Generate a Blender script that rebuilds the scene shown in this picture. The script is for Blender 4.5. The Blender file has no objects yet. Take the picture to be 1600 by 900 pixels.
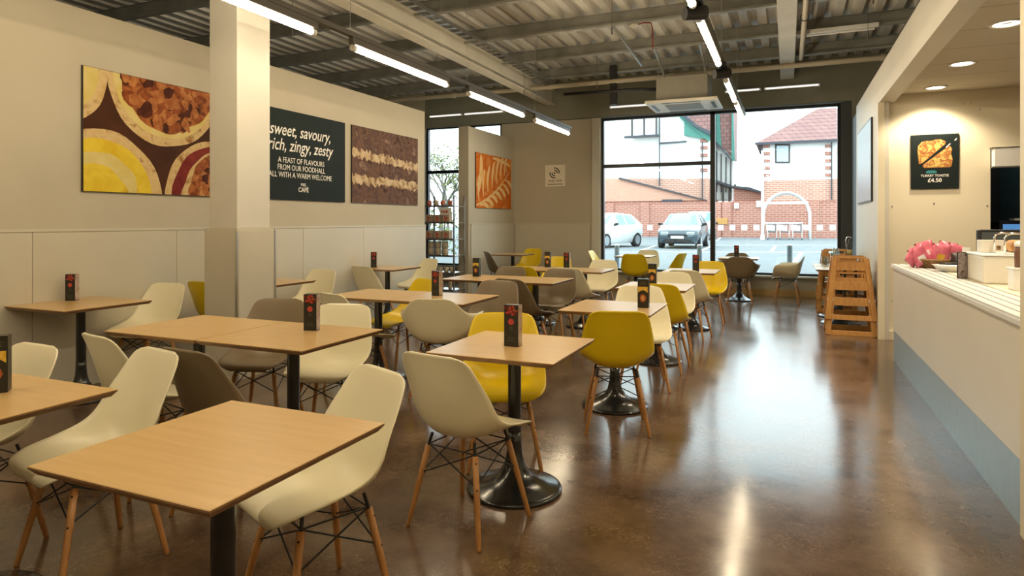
import bpy, bmesh, math, random
from mathutils import Vector, Matrix
random.seed(7)
PI = math.pi
scene = bpy.context.scene
COL = scene.collection

# ------------------------------------------------------------------ camera, world, exposure
cam_d = bpy.data.cameras.new('camera')
cam_d.sensor_width = 36.0
cam_d.lens = 22.5                      # 1000 px of a 1600 px frame
cam_d.shift_y = -0.0656                # level camera, horizon above the middle
cam_d.clip_end = 400
cam = bpy.data.objects.new('camera', cam_d)
cam.location = (0, 0, 1.4)
YAW = math.atan(0.43)
cam.rotation_euler = (PI/2, 0, YAW)
COL.objects.link(cam)
scene.camera = cam

world = bpy.data.worlds.new('overcast_sky')
scene.world = world
world.use_nodes = True
wn = world.node_tree.nodes
wn['Background'].inputs[0].default_value = (0.80, 0.94, 1.0, 1)
wn['Background'].inputs[1].default_value = 4.5

scene.view_settings.view_transform = 'Standard'
scene.view_settings.look = 'None'
scene.view_settings.exposure = 0.14
scene.view_settings.gamma = 1.0
scene.view_settings.use_curve_mapping = False
scene.cycles.max_bounces = 8
scene.cycles.transparent_max_bounces = 16
scene.cycles.caustics_reflective = False
scene.cycles.caustics_refractive = False
scene.cycles.sample_clamp_indirect = 4.0
scene.cycles.use_denoising = True
TUBE = 66.0                            # radiance of the fluorescent tubes
SPOT_W = 85.0                          # power of each recessed downlight

def pt(px, py, Y):
    """point of the world on the plane Y seen at a pixel (used only while measuring far things)"""
    k = (px-800)/1000; c, s = math.cos(YAW), math.sin(YAW)
    d = Y/(k*s+c)
    return (d*(k*c-s), Y, 1.4-d*(py-345)/1000)

# ------------------------------------------------------------------ materials
def lin(r, g, b):
    f = lambda v: (v/255/12.92) if v/255 <= 0.04045 else ((v/255+0.055)/1.055)**2.4
    return (f(r), f(g), f(b), 1)

def mat(name, c1, c2=None, rough=0.5, scale=8, metal=0.0, bump=0.0, stretch=(1,1,1), detail=4, lo=0.35, hi=0.65,
        spec=0.5, coat=0.0, bscale=None, dist=0.0):
    m = bpy.data.materials.new(name); m.use_nodes = True
    nt = m.node_tree; n = nt.nodes; l = nt.links
    b = n['Principled BSDF']
    b.inputs['Roughness'].default_value = rough
    b.inputs['Metallic'].default_value = metal
    b.inputs['Specular IOR Level'].default_value = spec
    if coat: b.inputs['Coat Weight'].default_value = coat; b.inputs['Coat Roughness'].default_value = 0.1
    if c2 is None: c2 = tuple(min(1, v*0.93) for v in c1[:3])+(1,)
    tc = n.new('ShaderNodeTexCoord'); mp = n.new('ShaderNodeMapping'); no = n.new('ShaderNodeTexNoise'); cr = n.new('ShaderNodeValToRGB')
    mp.inputs['Scale'].default_value = stretch
    no.inputs['Scale'].default_value = scale; no.inputs['Detail'].default_value = detail; no.inputs['Distortion'].default_value = dist
    cr.color_ramp.elements[0].position = lo; cr.color_ramp.elements[1].position = hi
    cr.color_ramp.elements[0].color = c1; cr.color_ramp.elements[1].color = c2
    l.new(tc.outputs['Object'], mp.inputs[0]); l.new(mp.outputs[0], no.inputs['Vector'])
    l.new(no.outputs['Fac'], cr.inputs[0]); l.new(cr.outputs[0], b.inputs['Base Color'])
    if bump:
        bp = n.new('ShaderNodeBump'); bp.inputs['Strength'].default_value = bump; bp.inputs['Distance'].default_value = 0.01
        if bscale:
            n2 = n.new('ShaderNodeTexNoise'); n2.inputs['Scale'].default_value = bscale
            l.new(tc.outputs['Object'], n2.inputs['Vector']); l.new(n2.outputs['Fac'], bp.inputs['Height'])
        else: l.new(no.outputs['Fac'], bp.inputs['Height'])
        l.new(bp.outputs[0], b.inputs['Normal'])
    return m

def emit(name, col, strength):
    m = bpy.data.materials.new(name); m.use_nodes = True
    nt = m.node_tree; n = nt.nodes
    n.remove(n['Principled BSDF'])
    e = n.new('ShaderNodeEmission'); e.inputs[0].default_value = col+(1,); e.inputs[1].default_value = strength
    nt.links.new(e.outputs[0], n['Material Output'].inputs[0])
    return m

def glass(name, tint=(0.96, 0.99, 0.98), ior=1.45, rough=0.0, frost=0.0, trans=0.5):
    m = bpy.data.materials.new(name); m.use_nodes = True
    nt = m.node_tree; n = nt.nodes; l = nt.links
    n.remove(n['Principled BSDF'])
    t = n.new('ShaderNodeBsdfTransparent'); t.inputs[0].default_value = tint+(1,)
    g = n.new('ShaderNodeBsdfGlossy'); g.inputs['Roughness'].default_value = rough
    lw = n.new('ShaderNodeLayerWeight'); lw.inputs[0].default_value = 0.5      # same on both sides of the sheet
    pw = n.new('ShaderNodeMath'); pw.operation = 'POWER'; pw.inputs[1].default_value = 5.0; l.new(lw.outputs['Facing'], pw.inputs[0])
    r0 = ((ior-1)/(ior+1))**2
    f = n.new('ShaderNodeMath'); f.operation = 'MULTIPLY_ADD'; f.inputs[1].default_value = 1-r0; f.inputs[2].default_value = r0; l.new(pw.outputs[0], f.inputs[0])
    mx = n.new('ShaderNodeMixShader')
    l.new(f.outputs[0], mx.inputs[0]); l.new(t.outputs[0], mx.inputs[1]); l.new(g.outputs[0], mx.inputs[2])
    out = mx
    if frost:
        d = n.new('ShaderNodeBsdfDiffuse'); d.inputs[0].default_value = (0.9, 0.93, 0.93, 1)
        tr = n.new('ShaderNodeBsdfTranslucent'); tr.inputs[0].default_value = (0.9, 0.93, 0.93, 1)
        a = n.new('ShaderNodeMixShader'); a.inputs[0].default_value = trans
        l.new(d.outputs[0], a.inputs[1]); l.new(tr.outputs[0], a.inputs[2])
        m2 = n.new('ShaderNodeMixShader'); m2.inputs[0].default_value = frost
        l.new(mx.outputs[0], m2.inputs[1]); l.new(a.outputs[0], m2.inputs[2]); out = m2
    l.new(out.outputs[0], n['Material Output'].inputs[0])
    return m

def brick_mat(name, c1, c2, mortar, bw, bh, ms=0.01, rough=0.8, offset=0.5, xz=True, bump=0.0):
    m = bpy.data.materials.new(name); m.use_nodes = True
    nt = m.node_tree; n = nt.nodes; l = nt.links; b = n['Principled BSDF']; b.inputs['Roughness'].default_value = rough
    tc = n.new('ShaderNodeTexCoord'); sp = n.new('ShaderNodeSeparateXYZ'); cb = n.new('ShaderNodeCombineXYZ')
    l.new(tc.outputs['Object'], sp.inputs[0])
    if xz:
        ad = n.new('ShaderNodeMath'); l.new(sp.outputs[0], ad.inputs[0]); l.new(sp.outputs[1], ad.inputs[1])
        l.new(ad.outputs[0], cb.inputs[0]); l.new(sp.outputs[2], cb.inputs[1])
    else:
        l.new(sp.outputs[0], cb.inputs[0]); l.new(sp.outputs[1], cb.inputs[1])
    br = n.new('ShaderNodeTexBrick'); br.offset = offset
    br.inputs['Color1'].default_value = c1; br.inputs['Color2'].default_value = c2; br.inputs['Mortar'].default_value = mortar
    br.inputs['Scale'].default_value = 1.0; br.inputs['Mortar Size'].default_value = ms
    br.inputs['Brick Width'].default_value = bw; br.inputs['Row Height'].default_value = bh
    l.new(cb.outputs[0], br.inputs['Vector']); l.new(br.outputs['Color'], b.inputs['Base Color'])
    return m

M = {}
M['paint'] = mat('warm_grey_paint', (0.50,0.45,0.35,1), (0.47,0.425,0.325,1), 0.7, 1.5)
M['panel'] = mat('cream_wall_panel', (0.57,0.53,0.43,1), (0.545,0.505,0.41,1), 0.38, 2)
M['white_paint'] = mat('white_paint', (0.64,0.615,0.55,1), (0.61,0.585,0.52,1), 0.45, 2)
M['cream_wall'] = mat('cream_servery_board', (0.78,0.71,0.55,1), (0.75,0.68,0.52,1), 0.5, 1.2)
M['olive'] = mat('dark_olive_paint', (0.26,0.255,0.20,1), (0.23,0.225,0.175,1), 0.7, 2)
M['dark'] = mat('dark_grey_paint', (0.07,0.08,0.085,1), None, 0.6, 3)
M['black_frame'] = mat('black_powder_coat', (0.012,0.014,0.017,1), None, 0.35, 8)
M['deck'] = mat('galvanised_roof_deck', (0.58,0.56,0.51,1), (0.44,0.42,0.38,1), 0.45, 3, metal=0.1, stretch=(1,0.15,1))
M['purlin'] = mat('galvanised_purlin', (0.34,0.34,0.31,1), (0.26,0.26,0.23,1), 0.55, 4, metal=0.2)
M['beam'] = mat('cream_steel_paint', (0.50,0.47,0.39,1), (0.44,0.41,0.34,1), 0.5, 3)
M['pipe'] = mat('cream_pipe_paint', (0.50,0.44,0.33,1), None, 0.5, 3)
M['steel'] = mat('brushed_steel', (0.55,0.56,0.57,1), (0.46,0.47,0.48,1), 0.3, 30, metal=0.9, stretch=(1,12,1))
M['chrome'] = mat('chrome', (0.8,0.8,0.8,1), None, 0.12, 4, metal=1.0)
M['iron'] = mat('black_cast_iron', (0.010,0.011,0.012,1), (0.016,0.017,0.018,1), 0.22, 20, coat=0.3)
M['wire'] = mat('black_wire', (0.012,0.012,0.014,1), None, 0.4, 20)
M['birch'] = mat('birch_veneer', (0.64,0.43,0.19,1), (0.56,0.36,0.145,1), 0.30, 5, stretch=(0.6,7,1), detail=6, lo=0.3, hi=0.75, bump=0.02, dist=0.4)
M['ply'] = mat('plywood_edge', (0.34,0.20,0.095,1), (0.20,0.105,0.05,1), 0.5, 60, stretch=(0.2,0.2,5))
M['dowel'] = mat('oiled_beech_leg', (0.50,0.25,0.085,1), (0.40,0.185,0.058,1), 0.4, 14, stretch=(5,5,0.6))
M['oak'] = mat('honey_beech', (0.56,0.29,0.085,1), (0.46,0.22,0.058,1), 0.38, 10, stretch=(4,4,0.7))
M['cream'] = mat('cream_moulded_plastic', (0.88,0.82,0.60,1), (0.86,0.80,0.58,1), 0.34, 3, bump=0.03, bscale=220)
M['yellow'] = mat('yellow_moulded_plastic', (0.78,0.57,0.008,1), (0.76,0.55,0.007,1), 0.32, 3, bump=0.03, bscale=220)
M['taupe'] = mat('taupe_moulded_plastic', (0.23,0.175,0.105,1), (0.215,0.16,0.095,1), 0.36, 3, bump=0.03, bscale=220)
M['red'] = mat('red_print', (0.30,0.02,0.015,1), (0.12,0.008,0.006,1), 0.5, 60, spec=0.2)
M['pinkred'] = mat('coral_disc', (0.50,0.07,0.06,1), None, 0.5, 60, spec=0.2)
M['black_print'] = mat('black_print', (0.014,0.015,0.013,1), (0.022,0.02,0.014,1), 0.35, 30)
M['board_black'] = mat('blackboard_print', (0.012,0.018,0.018,1), (0.015,0.022,0.022,1), 0.6, 3, spec=0.12)
M['amber'] = mat('amber_print', (0.62,0.34,0.02,1), (0.75,0.52,0.08,1), 0.4, 50)
M['rust'] = mat('toasted_print', (0.45,0.12,0.03,1), (0.2,0.04,0.01,1), 0.4, 80)
M['white'] = mat('white_gloss', (0.82,0.82,0.80,1), None, 0.3, 4)
M['offwhite'] = mat('offwhite_laminate', (0.74,0.70,0.61,1), (0.71,0.67,0.58,1), 0.35, 2)
M['text'] = mat('pale_lettering', (0.85,0.82,0.76,1), None, 0.6, 4)
M['text_dark'] = mat('dark_lettering', (0.012,0.012,0.012,1), None, 0.6, 4)
M['text_brown'] = mat('khaki_lettering', (0.16,0.12,0.05,1), None, 0.6, 4)
M['glass'] = glass('window_glass')
M['clear'] = glass('clear_glassware', (0.9,0.95,0.95), 1.5)
M['frost'] = glass('frosted_square', frost=0.8, trans=0.85)
M['tube'] = emit('lit_fluorescent_tube', (1.0,0.82,0.55), TUBE)
M['tubedim'] = emit('lit_uplight_tube', (1.0,0.97,0.9), 1.1)
M['bulb'] = emit('lit_downlight', (1.0,0.86,0.62), 9.0)
M['screen'] = emit('lit_screen', (0.15,0.4,0.8), 0.6)
M['housing'] = mat('dark_track_housing', (0.10,0.09,0.075,1), None, 0.5, 8)
M['skirt'] = mat('blue_grey_kickplate', (0.33,0.42,0.47,1), (0.28,0.37,0.42,1), 0.33, 8, metal=0.3, stretch=(1,6,1))
M['sheen_face'] = mat('reflection_tinted_face', (0.42,0.45,0.50,1), None, 0.3, 30, metal=0.6)  # blue grey reflection on the picture, put into the colour
M['rubber'] = mat('black_plastic', (0.015,0.015,0.017,1), None, 0.5, 8)
M['porcelain'] = mat('beige_stoneware', (0.55,0.47,0.36,1), (0.48,0.40,0.30,1), 0.35, 6)
M['beige_box'] = mat('beige_card_carton', (0.50,0.38,0.27,1), None, 0.6, 6)
M['pink'] = mat('pink_foil', (0.78,0.24,0.32,1), (0.58,0.09,0.16,1), 0.3, 18, bump=0.35, lo=0.3, hi=0.7)
M['wicker'] = mat('wicker', (0.35,0.20,0.08,1), (0.16,0.08,0.03,1), 0.6, 60, bump=0.5)
M['bread'] = mat('baked_crust', (0.62,0.34,0.10,1), (0.30,0.11,0.03,1), 0.5, 12, bump=0.3)

def floor_mat():
    m = bpy.data.materials.new('polished_brown_floor'); m.use_nodes = True
    nt = m.node_tree; n = nt.nodes; l = nt.links; b = n['Principled BSDF']
    tc = n.new('ShaderNodeTexCoord')
    a = n.new('ShaderNodeTexNoise'); a.inputs['Scale'].default_value = 2.2; a.inputs['Detail'].default_value = 8; a.inputs['Roughness'].default_value = 0.65
    l.new(tc.outputs['Object'], a.inputs['Vector'])
    cr = n.new('ShaderNodeValToRGB'); e = cr.color_ramp.elements
    e[0].position = 0.34; e[0].color = (0.066,0.038,0.022,1); e[1].position = 0.66; e[1].color = (0.165,0.105,0.066,1)
    l.new(a.outputs['Fac'], cr.inputs[0])
    # fine pale veins and scratches, as in marbled sheet flooring
    wv = n.new('ShaderNodeTexNoise'); wv.inputs['Scale'].default_value = 11; wv.inputs['Detail'].default_value = 5; wv.inputs['Distortion'].default_value = 2.2
    l.new(tc.outputs['Object'], wv.inputs['Vector'])
    s = n.new('ShaderNodeMath'); s.operation = 'SUBTRACT'; s.inputs[1].default_value = 0.5; l.new(wv.outputs['Fac'], s.inputs[0])
    ab = n.new('ShaderNodeMath'); ab.operation = 'ABSOLUTE'; l.new(s.outputs[0], ab.inputs[0])
    r2 = n.new('ShaderNodeMapRange'); r2.inputs['From Min'].default_value = 0.0; r2.inputs['From Max'].default_value = 0.016
    r2.inputs['To Min'].default_value = 1.0; r2.inputs['To Max'].default_value = 0.0; l.new(ab.outputs[0], r2.inputs['Value'])
    mk = n.new('ShaderNodeTexNoise'); mk.inputs['Scale'].default_value = 3.1; l.new(tc.outputs['Object'], mk.inputs['Vector'])
    r3 = n.new('ShaderNodeMapRange'); r3.inputs['From Min'].default_value = 0.40; r3.inputs['From Max'].default_value = 0.62; l.new(mk.outputs['Fac'], r3.inputs['Value'])
    mu = n.new('ShaderNodeMath'); mu.operation = 'MULTIPLY'; l.new(r2.outputs[0], mu.inputs[0]); l.new(r3.outputs[0], mu.inputs[1])
    m3 = n.new('ShaderNodeMath'); m3.operation = 'MULTIPLY'; m3.inputs[1].default_value = 0.75; l.new(mu.outputs[0], m3.inputs[0])
    mix = n.new('ShaderNodeMixRGB'); mix.inputs[2].default_value = (0.30,0.20,0.13,1)
    l.new(m3.outputs[0], mix.inputs[0]); l.new(cr.outputs[0], mix.inputs[1]); l.new(mix.outputs[0], b.inputs['Base Color'])
    r4 = n.new('ShaderNodeMapRange'); r4.inputs['To Min'].default_value = 0.10; r4.inputs['To Max'].default_value = 0.22; l.new(a.outputs['Fac'], r4.inputs['Value'])
    l.new(r4.outputs[0], b.inputs['Roughness'])
    b.inputs['Specular IOR Level'].default_value = 0.5
    bp = n.new('ShaderNodeBump'); bp.inputs['Strength'].default_value = 0.05; bp.inputs['Distance'].default_value = 0.01
    n5 = n.new('ShaderNodeTexNoise'); n5.inputs['Scale'].default_value = 5; l.new(tc.outputs['Object'], n5.inputs['Vector'])
    l.new(n5.outputs['Fac'], bp.inputs['Height']); l.new(bp.outputs[0], b.inputs['Normal'])
    return m
M['floor'] = floor_mat()

# ------------------------------------------------------------------ mesh helpers
class MB:
    def __init__(s): s.v = []; s.f = []; s.m = []; s.sm = []
    def add(s, vs, fs, mi=0, smooth=False):
        o = len(s.v); s.v += [tuple(v) for v in vs]
        for f in fs: s.f.append(tuple(i+o for i in f)); s.m.append(mi); s.sm.append(smooth)
        return s
    def box(s, x0, y0, z0, x1, y1, z1, mi=0):
        x0, x1 = sorted((x0,x1)); y0, y1 = sorted((y0,y1)); z0, z1 = sorted((z0,z1))
        v = [(x0,y0,z0),(x1,y0,z0),(x1,y1,z0),(x0,y1,z0),(x0,y0,z1),(x1,y0,z1),(x1,y1,z1),(x0,y1,z1)]
        return s.add(v, [(3,2,1,0),(4,5,6,7),(0,1,5,4),(1,2,6,5),(2,3,7,6),(3,0,4,7)], mi)
    def bar(s, p0, p1, w, h, mi=0, up=(0,0,1)):
        """square bar from p0 to p1"""
        p0 = Vector(p0); p1 = Vector(p1); d = (p1-p0).normalized(); u = Vector(up)
        if abs(d.dot(u)) > 0.98: u = Vector((0,1,0))
        a = d.cross(u).normalized()*w/2; b = a.cross(d).normalized()*h/2
        v = [p0-a-b, p0+a-b, p0+a+b, p0-a+b, p1-a-b, p1+a-b, p1+a+b, p1-a+b]
        return s.add(v, [(0,1,2,3),(7,6,5,4),(4,5,1,0),(5,6,2,1),(6,7,3,2),(7,4,0,3)], mi)
    def cyl(s, p0, p1, r0, r1=None, n=14, mi=0, smooth=True, caps=True):
        if r1 is None: r1 = r0
        p0 = Vector(p0); p1 = Vector(p1); d = (p1-p0).normalized()
        u = Vector((0,0,1)) if abs(d.z) < 0.9 else Vector((1,0,0))
        a = d.cross(u).normalized(); b = d.cross(a).normalized()
        v = []
        for p, r in ((p0,r0),(p1,r1)):
            for i in range(n):
                t = 2*PI*i/n; v.append(p+a*r*math.cos(t)+b*r*math.sin(t))
        s.add(v, [(i, i+n, (i+1)%n+n, (i+1)%n) for i in range(n)], mi, smooth)
        if caps: s.add(v, [tuple(range(n)), tuple(reversed(range(n,2*n)))], mi, False)
        return s
    def tube(s, pts, r, n=10, mi=0, closed=False):
        pts = [Vector(p) for p in pts]; N = len(pts); v = []; prev = None
        for i, p in enumerate(pts):
            if closed: d = (pts[(i+1)%N]-pts[i-1]).normalized()
            else: d = (pts[min(i+1,N-1)]-pts[max(i-1,0)]).normalized()
            if prev is None:
                u = Vector((0,0,1)) if abs(d.z) < 0.9 else Vector((1,0,0)); a = d.cross(u).normalized()
            else: a = (prev-d*prev.dot(d)).normalized()
            prev = a; b = d.cross(a)
            rr = r[i] if isinstance(r, (list,tuple)) else r
            for k in range(n):
                t = 2*PI*k/n; v.append(p+a*rr*math.cos(t)+b*rr*math.sin(t))
        f = []
        for i in range(N if closed else N-1):
            j = (i+1)%N
            for k in range(n): f.append((i*n+k, i*n+(k+1)%n, j*n+(k+1)%n, j*n+k))
        if not closed: f += [tuple(reversed(range(n))), tuple(range((N-1)*n, N*n))]
        return s.add(v, f, mi, True)
    def lathe(s, prof, n=32, c=(0,0,0), mi=0, smooth=True):
        v = []; f = []
        for r, z in prof:
            for i in range(n):
                t = 2*PI*i/n; v.append((c[0]+r*math.cos(t), c[1]+r*math.sin(t), c[2]+z))
        for j in range(len(prof)-1):
            for i in range(n): f.append((j*n+i, j*n+(i+1)%n, (j+1)*n+(i+1)%n, (j+1)*n+i))
        return s.add(v, f, mi, smooth)
    def prism(s, poly, z0, z1, mi=0):
        n = len(poly)
        v = [(x,y,z0) for x,y in poly]+[(x,y,z1) for x,y in poly]
        return s.add(v, [tuple(reversed(range(n))), tuple(range(n,2*n))]+[(i,(i+1)%n,(i+1)%n+n,i+n) for i in range(n)], mi)
    def prism_y(s, poly, y0, y1, mi=0):
        """(x,z) outline pushed along y"""
        n = len(poly)
        v = [(x,y0,z) for x,z in poly]+[(x,y1,z) for x,z in poly]
        return s.add(v, [tuple(range(n)), tuple(reversed(range(n,2*n)))]+[(i,i+n,(i+1)%n+n,(i+1)%n) for i in range(n)], mi)
    def prism_x(s, poly, x0, x1, mi=0):
        n = len(poly)
        v = [(x0,y,z) for y,z in poly]+[(x1,y,z) for y,z in poly]
        return s.add(v, [tuple(range(n)), tuple(reversed(range(n,2*n)))]+[(i,i+n,(i+1)%n+n,(i+1)%n) for i in range(n)], mi)
    def mesh(s, name, mats, bevel=0, seg=2, fix=True):
        me = bpy.data.meshes.new(name); me.from_pydata(s.v, [], s.f)
        if not isinstance(mats, (list,tuple)): mats = [mats]
        for m in mats: me.materials.append(M[m] if isinstance(m, str) else m)
        me.polygons.foreach_set('material_index', s.m); me.polygons.foreach_set('use_smooth', s.sm)
        bm = bmesh.new(); bm.from_mesh(me)
        if fix: bmesh.ops.recalc_face_normals(bm, faces=bm.faces)
        if bevel:
            es = [e for e in bm.edges if len(e.link_faces) == 2 and e.calc_face_angle(0) > 0.6]
            bmesh.ops.bevel(bm, geom=es, offset=bevel, segments=seg, affect='EDGES', profile=0.5)
        bm.to_mesh(me); bm.free()
        return me
    def build(s, name, mats, parent=None, bevel=0, seg=2, loc=None, fix=True):
        o = bpy.data.objects.new(name, s.mesh(name, mats, bevel, seg, fix)); COL.objects.link(o)
        if parent: o.parent = parent
        if loc: o.location = loc
        return o

def tag(o, label=None, cat=None, group=None, kind=None):
    if label: o['label'] = label
    if cat: o['category'] = cat
    if group: o['group'] = group
    if kind: o['kind'] = kind
    return o
def empty(name, loc, rz=0, label=None, cat=None, group=None, rot=None):
    o = bpy.data.objects.new(name, None); COL.objects.link(o); o.empty_display_size = 0.1
    o.location = loc; o.rotation_euler = rot if rot else (0,0,rz)
    return tag(o, label, cat, group)
def copy_tree(o, parent=None):
    c = o.copy(); COL.objects.link(c); c.parent = parent
    for ch in [x for x in KIDS(o)]: copy_tree(ch, c)
    return c
def KIDS(o): return [x for x in COL.objects if x.parent == o]
def struct(o): o['kind'] = 'structure'; return o
def text_obj(name, body, size, m, parent, loc, align='CENTER', shear=0.0, extrude=0.0006, offset=0.0, sx=1.0, space=1.0, kind=None):
    cu = bpy.data.curves.new(name, 'FONT'); cu.body = body; cu.size = size; cu.align_x = align
    cu.shear = shear; cu.extrude = extrude; cu.offset = offset; cu.space_character = space; cu.resolution_u = 3
    t = bpy.data.objects.new(name, cu); COL.objects.link(t)
    bpy.context.view_layer.update()
    me = bpy.data.meshes.new_from_object(t); COL.objects.unlink(t); bpy.data.objects.remove(t)
    me.materials.clear(); me.materials.append(M[m])
    for v in me.vertices: v.co.x *= sx
    o = bpy.data.objects.new(name, me); COL.objects.link(o); o.parent = parent; o.location = loc
    return o
def clip(poly, x0, y0, x1, y1):
    def cut(p, ins, inter):
        out = []
        for i in range(len(p)):
            a, b = p[i-1], p[i]
            if ins(b):
                if not ins(a): out.append(inter(a,b))
                out.append(b)
            elif ins(a): out.append(inter(a,b))
        return out
    def ix(x): return lambda a,b: (x, a[1]+(b[1]-a[1])*(x-a[0])/(b[0]-a[0]))
    def iy(y): return lambda a,b: (a[0]+(b[0]-a[0])*(y-a[1])/(b[1]-a[1]), y)
    for ins, it in ((lambda q: q[0]>=x0, ix(x0)), (lambda q: q[0]<=x1, ix(x1)), (lambda q: q[1]>=y0, iy(y0)), (lambda q: q[1]<=y1, iy(y1))):
        if poly: poly = cut(poly, ins, it)
    return poly
def blob(cx, cy, rx, ry, wob=0.04, n=40, seed=0, rot=0):
    r = random.Random(seed); ph = [r.uniform(0,6.28) for _ in range(4)]; out = []
    for i in range(n):
        t = 2*PI*i/n
        k = 1+wob*(math.sin(3*t+ph[0])+0.7*math.sin(5*t+ph[1])+0.6*math.sin(9*t+ph[2]))
        x, y = rx*k*math.cos(t), ry*k*math.sin(t)
        out.append((cx+x*math.cos(rot)-y*math.sin(rot), cy+x*math.sin(rot)+y*math.cos(rot)))
    return out
# ------------------------------------------------------------------ the building
LW = -5.5      # face of the left wall
FW = 12.9      # face of the far wall
CZ = 4.35      # underside of the roof deck
struct(MB().box(-13,-3,-0.12, 6,FW+0.2,0).build('floor','floor'))

# roof deck: trapezoidal ribs running away from the camera
b = MB(); x = -13.0; pitch = 0.25; top = []
while x < 6.0:
    top += [(x,CZ+0.06),(x+0.09,CZ+0.06),(x+0.115,CZ),(x+0.225,CZ)]; x += pitch
n = len(top)
b.add([(p[0],-3,p[1]) for p in top]+[(p[0],FW+0.2,p[1]) for p in top]+[(p[0],-3,CZ+0.09) for p in top]+[(p[0],FW+0.2,CZ+0.09) for p in top],
      [(i,i+1,i+1+n,i+n) for i in range(n-1)]+[(i+2*n,i+3*n,i+1+3*n,i+1+2*n) for i in range(n-1)])
struct(b.build('ceiling','deck'))

def wall(name, boxes, m, bevel=0):
    b = MB()
    for q in boxes: b.box(*q)
    return struct(b.build(name, m, bevel=bevel))
T = 0.2
WX0, WX1, WZ0, WZ1 = -3.55, 0.89, 0.38, 3.53
VX0, VX1 = -7.75, -5.80
wall('wall_far', [(-13,FW,0, VX0,FW+T,CZ+0.1),(VX1,FW,0, WX0,FW+T,3.53),(VX0,FW,0, VX1,FW+T,WZ0),(WX0,FW,0, WX1,FW+T,WZ0)], 'paint')
wall('wall_far_end', [(WX1,FW,0, 1.06,FW+T,3.53)], 'dark')
wall('wall_far_upper', [(VX0,FW,3.55, 6,FW+T,CZ+0.1),(1.06,FW,0, 6,FW+T,3.55)], 'olive')
wall('wall_left', [(LW-0.2,-3,0, LW,9.14,3.2)], 'paint')
wall('wall_left_partition', [(LW-0.21,10.72,0, LW,FW,3.18)], 'paint')
wall('wall_left_outer', [(-13.2,-3,0, -13,FW+T,CZ)], 'olive')
wall('wall_near', [(-13.2,-3.2,0, 6.2,-3,CZ)], 'paint')
wall('wall_right_outer', [(6,-3,0, 6.2,FW+T,CZ)], 'paint')
# lower wall cladding
def dado(name, boxes):
    b = MB()
    for q in boxes: b.box(*q)
    return struct(b.build(name, 'panel', bevel=0.003, seg=1))
ys = [-3,-0.6,0.6,1.9,3.15,4.45,5.75,6.23,7.45,9.14]
dado('trim_1', [(LW,ys[i]+0.0015,0.09, LW+0.022,ys[i+1]-0.0015,1.31) for i in range(len(ys)-1)])
dado('trim_2', [(LW,10.80,0.09, LW+0.022,FW-0.03,1.32), (LW+0.03,FW-0.022,0.09, -3.78,FW,1.32)])
wall('trim_3', [(LW,-3,1.311, LW+0.028,9.14,1.335),(LW,10.80,1.321, LW+0.028,FW,1.345),(LW+0.028,FW-0.028,1.321, -3.78,FW,1.345)], 'panel')
wall('baseboard_left', [(LW,-3,0, LW+0.03,9.14,0.09),(LW,10.80,0, LW+0.03,FW-0.03,0.09)], 'panel')
wall('baseboard_far', [(LW+0.03,FW-0.03,0, WX0,FW,0.09)], 'panel')
wall('baseboard_window', [(WX0,FW-0.035,0, 1.0,FW,0.12)], 'birch')
wall('trim_4', [(-3.73,FW-0.03,0, WX0-0.02,FW,3.53)], 'white_paint')     # flat pilaster beside the window
wall('trim_5', [(WX0,FW-0.09,WZ0-0.03, WX1,FW+0.07,WZ0)], 'offwhite')    # window board

# the boxed column
b = MB().box(-4.78,4.22,1.335, -4.45,4.61,CZ)
struct(b.build('trim_6', 'white_paint', bevel=0.004))
b = MB().box(-4.81,4.19,0, -4.42,4.64,1.31); b.box(-4.80,4.20,1.31, -4.43,4.63,1.335)
struct(b.build('trim_7', 'panel', bevel=0.003))
b = MB()
for X, Y in ((-4.42,4.19),(-4.42,4.64)): b.box(X-0.012,Y-0.006,0, X+0.006,Y+0.012,1.31)
struct(b.build('trim_8', 'steel'))

# windows
def window(name, x0, x1, z0, z1, mull, transoms):
    t = 0.055; y0, y1 = FW+0.05, FW+0.14
    b = MB()
    b.box(x0,y0,z0, x0+t,y1,z1).box(x1-t,y0,z0, x1,y1,z1).box(x0+t,y0,z0, x1-t,y1,z0+t*0.8).box(x0+t,y0,z1-t, x1-t,y1,z1)
    cols = [x0+t]+[m for m in mull]+[x1-t]
    for m in mull: b.box(m-0.045,y0,z0, m+0.045,y1,z1)
    for i in transoms: 
        for zt in transoms[i]: b.box(cols[i]+(0.045 if i else 0),y0+0.003,zt-0.035, cols[i+1]-(0.045 if i+1 < len(cols)-1 else 0),y1-0.003,zt+0.035)
    o = struct(b.build(name, 'black_frame', bevel=0.002))
    for i in range(len(cols)-1):
        zs = [z0]+transoms.get(i, [])+[z1]
        for k in range(len(zs)-1):
            MB().box(cols[i]+0.02,FW+0.09,zs[k]+0.02, cols[i+1]-0.02,FW+0.102,zs[k+1]-0.02).build('pane', 'glass', o)
    return o
w1 = window('window_1', WX0, WX1, WZ0, WZ1, [-1.33], {0: [2.53]})
w2 = window('window_2', VX0, VX1, WZ0, 3.58, [-6.55], {0: [2.53], 1: [2.53]})
b = MB()
for px in [1015.5,1036,1051,1067,1085,1126,1144.5,1163,1182,1202,1219,1240,1260,1281,1301]:
    p = pt(px, 355.5, FW+0.085); b.add([(p[0]-0.052,FW+0.0888,p[2]-0.052),(p[0]+0.052,FW+0.0888,p[2]-0.052),(p[0]+0.052,FW+0.0888,p[2]+0.052),(p[0]-0.052,FW+0.0888,p[2]+0.052)], [(0,1,2,3)])
o = b.build('safety_marking', 'frost', w1)
o['label'] = 'row of small frosted white squares across the glass'

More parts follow.
